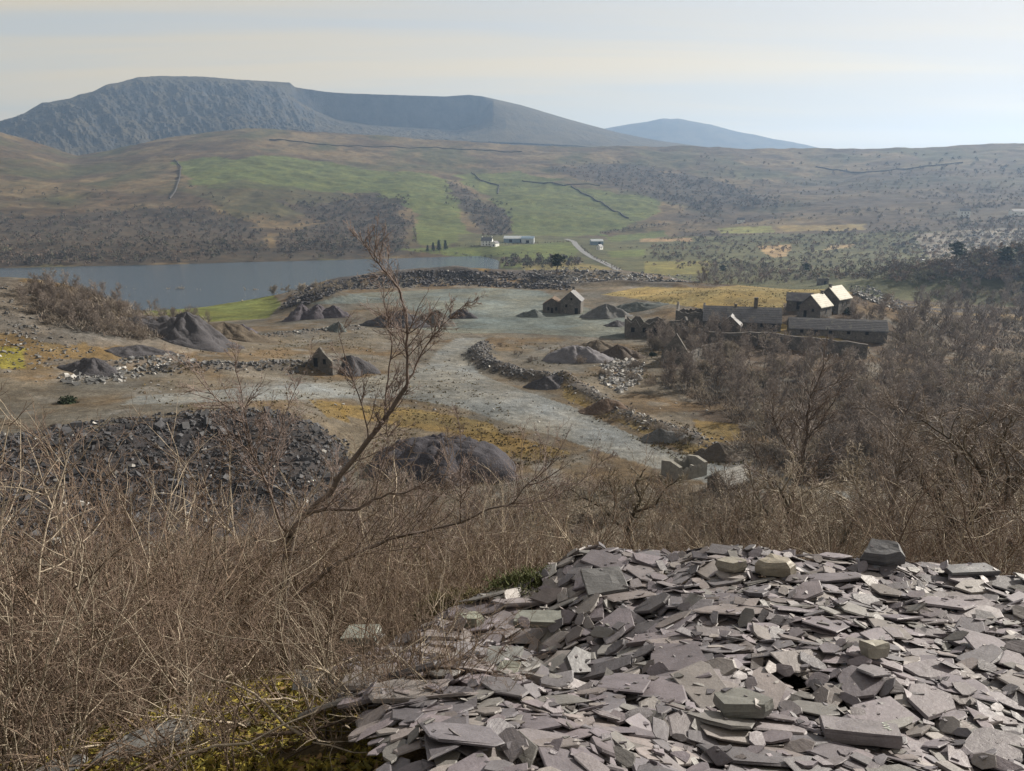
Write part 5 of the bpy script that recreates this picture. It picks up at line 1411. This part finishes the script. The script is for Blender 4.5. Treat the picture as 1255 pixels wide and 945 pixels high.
def prism(name, parent, mat, pts, x0, x1):
    """outline in y, z swept along x"""
    n = len(pts); v = [(x0, y, z) for y, z in pts] + [(x1, y, z) for y, z in pts]
    bm = bmesh.new(); bv = [bm.verts.new(p) for p in v]
    bm.faces.new(bv[:n]); bm.faces.new(bv[n:][::-1])
    for i in range(n): bm.faces.new((bv[i], bv[n + i], bv[n + (i + 1) % n], bv[(i + 1) % n]))
    bmesh.ops.recalc_face_normals(bm, faces=bm.faces); me = bpy.data.meshes.new(name); bm.to_mesh(me); bm.free(); me.materials.append(mat)
    return link(name, me, parent)
def ragged(n, lo, hi, r): return lo + (hi - lo) * r.random(n)
def house(name, label, p, yaw, L, W, H, RH, wall=None, roof=None, roof2=None, chim=(), wins=(), doors=(), cat='building', ruin=None, group=None, seed=1, single=False):
    """ridge along local x; wins/doors: (side, along, z, w, h); side f,b = long walls, l,r = gables"""
    wall = wall or M_STONE; roof = roof or M_ROOF; r = np.random.default_rng(seed)
    e = empty(name, p, R(yaw)); tag(e, label, cat, group); t_ = 0.6
    def gable(x0, x1):
        top = [(-W / 2, H), (0, H + RH), (W / 2, H)]
        if ruin == 'gable':
            top = []
            for k in range(9):
                y = -W / 2 + W * k / 8; z = H + RH * (1 - abs(y) / (W / 2)); top.append((y, z - r.uniform(0, 0.5) * (0 if k in (0, 8) else 1)))
        return prism('wall', e, wall, [(W / 2, -1.5)] + [(-W / 2, -1.5)] + top, x0, x1)
    gable(-L / 2, -L / 2 + t_)
    if not single: gable(L / 2 - t_, L / 2)
    def long_wall(y):
        if ruin:
            n = 14; xs = np.linspace(-L / 2 + t_ + .003, L / 2 - t_ - .003, n); zs = ragged(n, H * (0.55 if ruin == 'low' else 0.8), H, r)
            v = []; 
            for yy in (y - t_ / 2, y + t_ / 2): v += [(x, yy, -1.5) for x in xs] + [(x, yy, z) for x, z in zip(xs, zs)]
            q = []
            for k in range(n - 1):
                a = k; q += [(a, a + 1, n + a + 1, n + a), (2 * n + a + 1, 2 * n + a, 3 * n + a, 3 * n + a + 1), (n + a, n + a + 1, 3 * n + a + 1, 3 * n + a)]
            q += [(0, n, 3 * n, 2 * n), (n - 1, 3 * n - 1, 4 * n - 1, 2 * n - 1)]
            return link('wall', mesh_np('wall', v, quads=q, mat=wall), e)
        return box_obj('wall', e, wall, 0, y, (H - 1.5) / 2, L - 2 * t_ - .006, t_, H + 1.5 - .01)
    long_wall(-W / 2 + t_ / 2); long_wall(W / 2 - t_ / 2)
    if not ruin:
        ov = 0.35; k = RH / (W / 2); th = 0.22
        for sgn, mt in ((-1, roof), (1, roof2 or roof)):
            rf = prism('roof', e, mt, [(sgn * (W / 2 + ov), H - ov * k + .03), (sgn * .004, H + RH + .03), (sgn * .004, H + RH + th + .03), (sgn * (W / 2 + ov), H - ov * k + th + .03)], -L / 2 - .25, L / 2 + .25)
            n_c = 7
            for i in range(1, n_c):            # courses of slates stand a little proud
                f = i / n_c; y0 = sgn * (W / 2 + ov) * (1 - f); z0 = H + RH - (H + RH - H + ov * k) * (1 - f) + th + .03
                prism('slate_course', rf, mt, [(y0, z0 + .003), (y0 + sgn * .25, z0 - .25 * k + .003), (y0 + sgn * .25, z0 - .25 * k + .06), (y0, z0 + .05)], -L / 2 - .2, L / 2 + .2)
            if sgn == -1:
                for cxx, cw, ch in chim: box_obj('chimney', rf, wall, cxx, 0, H + RH + ch / 2 - 0.4, cw, cw, ch); box_obj('chimney_cap', rf, wall, cxx, 0, H + RH + ch - .33, cw * 1.2, cw * 1.2, .18)
    def opening(nm, side, al, z, w, h):
        o = box_obj(nm, e, M_DARK, *({'f': (al, -W / 2, z, w, .12, h), 'b': (al, W / 2, z, w, .12, h), 'l': (-L / 2, al, z, .12, w, h), 'r': (L / 2, al, z, .12, w, h)}[side]))
        nx, ny = {'f': (0, -1), 'b': (0, 1), 'l': (-1, 0), 'r': (1, 0)}[side]; bx, by = {'f': (al, -W / 2), 'b': (al, W / 2), 'l': (-L / 2, al), 'r': (L / 2, al)}[side]
        sx, sy = (w + .3, .24) if ny else (.24, w + .3)
        box_obj('lintel', o, wall, bx, by, z + h / 2 + .14, sx, sy, .26)
        if nm == 'window': box_obj('sill', o, wall, bx, by, z - h / 2 - .09, sx, sy + .06, .16)
    for w_ in wins: opening('window', *w_)
    for d_ in doors: opening('door', *d_)
    return e
def gp(px, py, dmin=90): return hit(px, py, dmin)
house('stone_house', 'stone gabled house with a pale roof edge beside the gravel yard', gp(701, 383), 78, 9, 7.6, 4.8, 3.4, chim=((3.6, .9, 1.6),), wins=(('l', 1.6, 3.0, .8, 1.1), ('l', -.3, 5.6, .7, .8)), doors=(('l', -2.2, 1.1, 1.2, 2.3),), seed=2)
house('stone_hut', 'low brown hut against the left side of the gabled house', gp(678, 382), 80, 8, 7.0, 3.2, 2.2, wins=(('l', -1.6, 1.6, .8, 1.3), ('l', 1.4, 1.6, .8, 1.3)), doors=(('l', 0, 1.0, .9, 1.9),), roof=mat_varied('rusty_roof', (0.12, 0.085, 0.06), ((1, .3),)), seed=3)
house('ruined_workshop', 'long roofless ruin with window gaps behind bare trees', gp(803, 411), -8, 19, 8, 5.5, 0.4, ruin='low', wins=tuple(('f', x, 2.2, 1.1, 1.5) for x in (-7, -3.5, 0, 3.5, 7)), seed=4)
house('ruined_gable', 'tall ruined building with its pointed stone gable facing the road end', gp(836, 442), 62, 13, 7.4, 3.4, 4.8, ruin='gable', wins=(('f', 2, 1.8, 1, 1.4),), seed=5, single=True)
house('slate_mill', 'large long stone mill with a grey slate roof and short stack', gp(908, 402), -15, 23, 10, 2.6, 3.9, chim=((4, 1.1, 3.4), (-2, .8, 1.2)), wins=tuple(('f', x, 1.9, 1.0, 1.3) for x in (-9, -5, -1, 3, 6)) + (('r', 0, 3.2, 1.2, 1.6),), doors=(('f', 9.3, 1.2, 1.6, 2.4),), seed=6)
house('roofless_wing', 'broken roofless wing at the left end of the long mill', gp(846, 396), -17, 9, 9, 4.6, 2.5, ruin='gable', seed=7)
house('gabled_lodge', 'small gabled lodge in front of the long mill', gp(895, 410), 70, 6, 6, 3.0, 2.8, wins=(('l', 0, 3.9, .7, .9),), doors=(('l', 1.2, 1.1, 1, 2.1),), seed=8)
house('low_barn', 'long low barn with a dark roof in front of the pale-roofed houses', gp(1024, 410), -14, 27, 7, 1.9, 2.6, wins=tuple(('f', x, 1.2, .9, 1.0) for x in (-10, -6, -2, 3, 8)), seed=9)
house('cottage', 'front cottage with a bright pale roof slope above the low barn', gp(999, 388), -137, 8, 7, 3.6, 3.4, roof2=M_GLARE, roof=M_ROOF, wins=(('r', 1, 2.4, .8, 1), ('b', 0, 2.2, .8, 1.1)), doors=(('r', -1.5, 1.1, 1, 2.1),), chim=((-3.4, .8, 1.3),), seed=10)
house('cottage', 'rear cottage with a broken bright pale roof right of the other', gp(1021, 379), -137, 9, 7.5, 3.8, 3.6, roof2=M_GLARE, roof=M_GLARE, wins=(('b', 1.5, 2.2, .8, 1.1), ('b', -1.5, 2.2, .8, 1.1)), chim=((3.6, .8, 1.3),), seed=11)
house('stone_shed', 'dark shed on the left of the pale-roofed cottages', gp(979, 378), -20, 8, 6, 2.8, 2.2, doors=(('f', 0, 1.2, 1.6, 2.4),), seed=12)
house('ruined_hut', 'small dark ruined hut with a doorway on top of the knoll', gp(1008, 349, 270), -10, 6.2, 5, 4.2, 0.3, ruin='high', doors=(('f', 1, 1.3, 1.5, 2.6),), seed=13)
house('ruined_hut', 'pointed slate ruin standing in rubble on the left quarry floor', gp(402, 448), 66, 5.5, 6.6, 1.5, 3.4, ruin='gable', wins=(('l', -1.2, 1.4, .8, 1.2),), doors=(('l', 1.2, 1.1, 1.1, 2.0),), seed=14, single=True)
# long retaining wall
def long_wall(label, pts, h, w, name='stone_wall', mat=None, dmin=90, step=2.5, drop_=1.0):
    r = np.random.default_rng(len(label)); P = [hit(x, y, dmin) for x, y in pts]; org = P[0]; C = []
    for a, b in zip(P[:-1], P[1:]):
        n = max(2, int(np.hypot(*(b - a)[:2]) / step)); C += [a + (b - a) * k / n for k in range(n)]
    C.append(P[-1]); C = np.array(C); n = len(C)
    C[:, 2] = ground_z(C[:, 0], C[:, 1])
    T = np.gradient(C[:, :2], axis=0); T /= np.linalg.norm(T, axis=1)[:, None]; N = np.stack([-T[:, 1], T[:, 0]], -1) * w / 2
    tops = C[:, 2] + h * r.uniform(0.9, 1.0, n)
    v = np.vstack([np.column_stack([C[:, :2] + N, C[:, 2] - drop_]), np.column_stack([C[:, :2] + N * .8, tops]), np.column_stack([C[:, :2] - N * .8, tops]), np.column_stack([C[:, :2] - N, C[:, 2] - drop_])]) - org
    q = []
    for k in range(n - 1):
        for s in range(3): q.append((s * n + k, s * n + k + 1, (s + 1) * n + k + 1, (s + 1) * n + k))
    q += [(0, n, 2 * n, 3 * n), (n - 1, 4 * n - 1, 3 * n - 1, 2 * n - 1)]
    o = link(name, mesh_np(name, v, quads=q, mat=mat or M_STONE), loc=org); tag(o, label, 'wall'); return o
long_wall('long dark retaining wall between the mill yard and the bare wood', [(868, 424), (930, 424), (1000, 432), (1062, 440)], 4.2, 1.2)
long_wall('short broken wall between the gable ruin and the lodge', [(850, 436), (880, 430)], 2.5, 0.9)
# huts with stone-slab roofs just below the road end
house('stone_hut', 'low stone hut with a slab roof at the right end of the road', gp(893, 602, 85), 35, 5.2, 3.6, 1.9, 1.3, roof=mat_varied('slab_roof', (0.17, 0.165, 0.155), ((2, .3), (6, .2)), .8, (3, .8, .1)), doors=(('f', 0, .9, .9, 1.7),), seed=15)
house('ruined_hut', 'low roofless stone hut among bushes beside the road', gp(838, 582, 85), 30, 5.6, 4, 2.2, .4, ruin='low', wall=mat_varied('pale_stone', (0.2, 0.19, 0.17), ((1.5, .3),), .9, (3, .8, .1)), seed=16)

# ---- valley road and farms
RP = [(693, 293), (703, 296), (706, 301), (715, 309), (735, 320), (760, 332), (785, 345)]
P = [hit(x, y, 480) for x, y in RP]; C = []
for a, b in zip(P[:-1], P[1:]): C += [a + (b - a) * k / 14 for k in range(14)]
C = np.array(C + [P[-1]]); 
for _ in range(6): C[1:-1] = (C[:-2] + 2 * C[1:-1] + C[2:]) / 4
T = np.gradient(C[:, :2], axis=0); T /= np.linalg.norm(T, axis=1)[:, None]; N = np.stack([-T[:, 1], T[:, 0]], -1)
nS = 5; rows = []
for k in range(nS):
    xy = C[:, :2] + N * 3.6 * (k / (nS - 1) * 2 - 1); rows.append(xy)
zc_ = np.max([ground_z(xy[:, 0], xy[:, 1]) for xy in rows], axis=0)
for _ in range(3): zc_[1:-1] = np.maximum(zc_[1:-1], (zc_[:-2] + zc_[2:]) / 2)
v = np.vstack([np.column_stack([xy, zc_ + 0.25]) for xy in rows]); n = len(C)
q = [(s * n + k, s * n + k + 1, (s + 1) * n + k + 1, (s + 1) * n + k) for s in range(nS - 1) for k in range(n - 1)]
vr_ = link('valley_road', mesh_np('valley_road', v, quads=q, mat=mat_varied('asphalt', (0.17, 0.17, 0.17), ((0.1, .15),), .8))); tag(vr_, kind='structure')
house('farmhouse', 'white farmhouse at the far lake head, leftmost of the farm', gp(597, 301, 860), -10, 14, 9, 6, 4, wall=M_WHITE, chim=((6, 1.2, 1.8), (-6, 1.2, 1.8)), wins=(('f', -4, 4.4, 1.2, 1.4), ('f', 0, 4.4, 1.2, 1.4), ('f', 4, 4.4, 1.2, 1.4), ('f', -4, 1.6, 1.2, 1.4), ('f', 4, 1.6, 1.2, 1.4)), doors=(('f', 0, 1.2, 1.2, 2.3),))
house('farm_shed', 'small white outbuilding just right of the leftmost farmhouse', gp(607, 302, 860), 60, 9, 6, 4, 2.5, wall=M_WHITE, doors=(('l', 0, 1.3, 1.6, 2.4),))
house('farm_shed', 'long pale-roofed farm shed behind the meadow', gp(634, 297, 860), -6, 34, 14, 5, 3, wall=M_TINB, roof=M_TIN, doors=(('f', 6, 2, 4, 3.6), ('f', -8, 2, 4, 3.6)))
house('farm_shed', 'blue-grey farm shed at the right end of the long shed', gp(647, 298, 860), -6, 16, 14, 6, 2.6, wall=M_TIN, roof=M_TINB, doors=(('f', 0, 2, 4, 3.6),))
house('farm_shed', 'blue-sided shed with a pale roof right of the valley road', gp(731, 300, 700), 4, 16, 10, 4.5, 2.4, wall=M_TINB, roof=M_TIN, doors=(('f', 3, 1.8, 3, 3.2),))
house('farmhouse', 'small white house beside the blue-sided shed', gp(735, 306, 650), 50, 7, 5, 3.5, 2.5, wall=M_WHITE, wins=(('l', 1, 2, 1, 1.1), ('f', 0, 2, 1, 1.1)))
house('farmhouse', 'tiny white cottage among hedges in the middle distance', gp(908, 273, 800), -15, 12, 7, 4.5, 3, wall=M_WHITE, wins=(('f', -3, 2.4, 1.2, 1.3), ('f', 3, 2.4, 1.2, 1.3)))
house('farmhouse', 'hazy white house group centre below the right hillside', gp(1181, 266, 900), -10, 14, 8, 8, 3.5, wall=M_WHITE, wins=(('f', -4, 5.4, 1.6, 1.5), ('f', 0, 5.4, 1.6, 1.5), ('f', 4, 5.4, 1.6, 1.5), ('f', -4, 2, 1.6, 1.5), ('f', 4, 2, 1.6, 1.5)))
house('farmhouse', 'hazy long white building at the extreme right under the hill', gp(1249, 264, 900), 0, 24, 9, 5, 3, wall=M_WHITE, wins=(('f', -8, 2.6, 1.6, 1.5), ('f', 0, 2.6, 1.6, 1.5), ('f', 8, 2.6, 1.6, 1.5)))
M_DRY = mat_varied('drystone', (0.06, 0.055, 0.05), ((0.3, .3),), .95)
long_wall('winding drystone wall down the green flank at the left', [(214, 196), (222, 206), (219, 222), (214, 236), (208, 244)], 2.4, 2.2, mat=M_DRY, dmin=1000, step=10)
long_wall('dark drystone wall across the brown moor under the mountain', [(330, 172), (400, 178), (470, 180), (540, 182), (640, 186)], 2.2, 2.2, mat=M_DRY, dmin=1500, step=14)
long_wall('drystone wall climbing the right edge of the green fields', [(700, 228), (720, 240), (745, 254), (770, 268)], 2.2, 2.0, mat=M_DRY, dmin=1200, step=10)
long_wall('drystone wall along the top of the eastern green field', [(640, 222), (690, 228), (735, 228)], 2.0, 2.0, mat=M_DRY, dmin=1200, step=10)
long_wall('short drystone wall running from the gully to the moor', [(578, 212), (590, 222), (612, 228), (610, 238)], 2.0, 2.0, mat=M_DRY, dmin=1200, step=8)
long_wall('drystone wall high on the hazy right hillside', [(1000, 205), (1060, 212), (1110, 208), (1180, 200)], 2.4, 2.2, mat=M_DRY, dmin=1500, step=14)

# ---- sheep on the green field
M_WOOL = mat_varied('wool', (0.6, 0.57, 0.5), ((3, .2),), .95); M_FACE = mat_varied('sheep_face', (0.08, 0.07, 0.06), ((3, .2),))
def sheep(px, py, rz, label):
    p = hit(px, py, 300); e = empty('sheep', p, rz); bm = bmesh.new()
    bmesh.ops.create_uvsphere(bm, u_segments=12, v_segments=8, radius=0.36)
    for v in bm.verts:
        v.co.x *= 1.55 * (1 + 0.06 * math.sin(v.co.z * 9)); v.co.y *= 0.8; v.co.z = v.co.z * 0.82 + 0.68 + 0.04 * math.cos(v.co.x * 5)
    me = bpy.data.meshes.new('fleece'); bm.to_mesh(me); bm.free(); me.materials.append(M_WOOL); link('fleece', me, e)
    T = Tubes(); T.add([(0.45, 0, 0.8), (0.62, 0, 0.86), (0.74, 0, 0.8), (0.86, 0, 0.70)], [0.15, 0.13, 0.11, 0.05], 7)
    for s in (-1, 1): T.add([(0.66, s * .09, .9), (0.63, s * .18, .9), (0.62, s * .22, .87)], [0.03, .04, .01], 5)
    link('head', T.mesh('head', M_FACE), e)
    for x in (-.34, .34):
        for s in (-1, 1):
            T = Tubes(); T.add([(x, s * .17, .55), (x - .03, s * .17, .28), (x, s * .17, 0)], [.07, .04, .045], 6); link('leg', T.mesh('leg', M_FACE), e)
    tag(e, label, 'sheep', 'sheep on the green field')
sheep(231, 371, .4, 'white sheep at the left of the green lakeside field'); sheep(297, 370, 2.6, 'white sheep at the right of the green lakeside field'); sheep(262, 368, 1.2, 'white sheep in the middle of the green lakeside field')
# gorse clumps
for px, py, s, lab in ((83, 494, 1.0, 'single dark green gorse clump at the left end of the track'), (800, 436, .8, 'yellow-green gorse clump beside the gable ruin'), (952, 392, .9, 'dark gorse clump left of the cottages'), (1040, 384, 1.6, 'large dull green bush right of the cottages')):
    p = hit(px, py, 90); r = np.random.default_rng(px); n = 500; V = []; 
    for k in range(n):
        u = r.normal(0, 1, 3); u /= np.linalg.norm(u); c = u * r.uniform(.5, 1) * (1.5 * s, 1.4 * s, 1.25 * s); c[2] = abs(c[2]); V += list(c + r.normal(0, .16 * s, (3, 3)))
    e = empty('gorse_bush', p); link('foliage', mesh_np('foliage', V, tris=np.arange(3 * n).reshape(-1, 3), mat=M_NEEDLE), e)
    T = Tubes()
    for k in range(6): T.add(wander(r, (0, 0, -.2), (r.normal(0, .6), r.normal(0, .6), 1), 1.1 * s, 4, .1, 0), np.linspace(.05, .02, 4), 5, (.09, .07, .05))
    link('stems', T.mesh('stems', M_BARK), e); tag(e, lab, 'bush')

# ---- rough grass and rush tufts over the quarry floor and the knoll
gr_ = np.random.default_rng(123); tv, tc_ = [], []
polys = [([(150, 470), (560, 440), (640, 520), (700, 560), (620, 575), (420, 520), (200, 500)], 1500), ([(690, 470), (900, 540), (920, 570), (840, 570), (700, 500)], 900), ([(740, 360), (950, 347), (1050, 350), (960, 375), (950, 395), (900, 385)], 1200), ([(200, 430), (450, 405), (460, 445), (200, 465)], 700), ([(600, 420), (830, 425), (850, 470), (700, 470)], 900), ([(560, 520), (720, 560), (640, 600), (420, 600), (400, 540)], 900)]
for poly, n in polys:
    xs = [p[0] for p in poly]; ys = [p[1] for p in poly]; k = 0; tries = 0
    while k < n and tries < 6 * n:
        tries += 1
        px, py = gr_.uniform(min(xs), max(xs)), gr_.uniform(min(ys), max(ys))
        if not inpoly(np.array(px), np.array(py), poly): continue
        p = hit(px, py, 92)
        if fbm(np.array(p[0] * .15), np.array(p[1] * .15), 3) < 0.47: continue
        s = gr_.uniform(0.12, 0.4); m_ = 4
        b0 = p + gr_.normal(0, s * .4, (m_, 1, 3)) * (1, 1, 0); t3 = np.zeros((m_, 3, 3)); t3[:, 0, :2] = gr_.normal(0, s * .35, (m_, 2)); t3[:, 1, :2] = gr_.normal(0, s * .35, (m_, 2)); t3[:, 2] = gr_.normal(0, s * .3, (m_, 3)); t3[:, 2, 2] = s * gr_.uniform(.5, 1.1, m_)
        tv.append((b0 + t3).reshape(-1, 3)); c = np.array([(0.15, 0.115, 0.05), (0.105, 0.075, 0.045), (0.10, 0.09, 0.04), (0.17, 0.135, 0.07)])[gr_.integers(4)]; tc_.append(np.tile(c * gr_.uniform(.7, 1.2), (3 * m_, 1))); k += 1
tv = np.vstack(tv)
gt = link('grass_tufts', mesh_np('grass_tufts', tv, tris=np.arange(len(tv)).reshape(-1, 3), mat=mat_varied('dead_grass', (1, 1, 1), ((1, .2),), .95, attr=True), colors=np.vstack(tc_))); tag(gt, 'dead grass and rush tufts over the quarry floor and the knoll', kind='stuff')
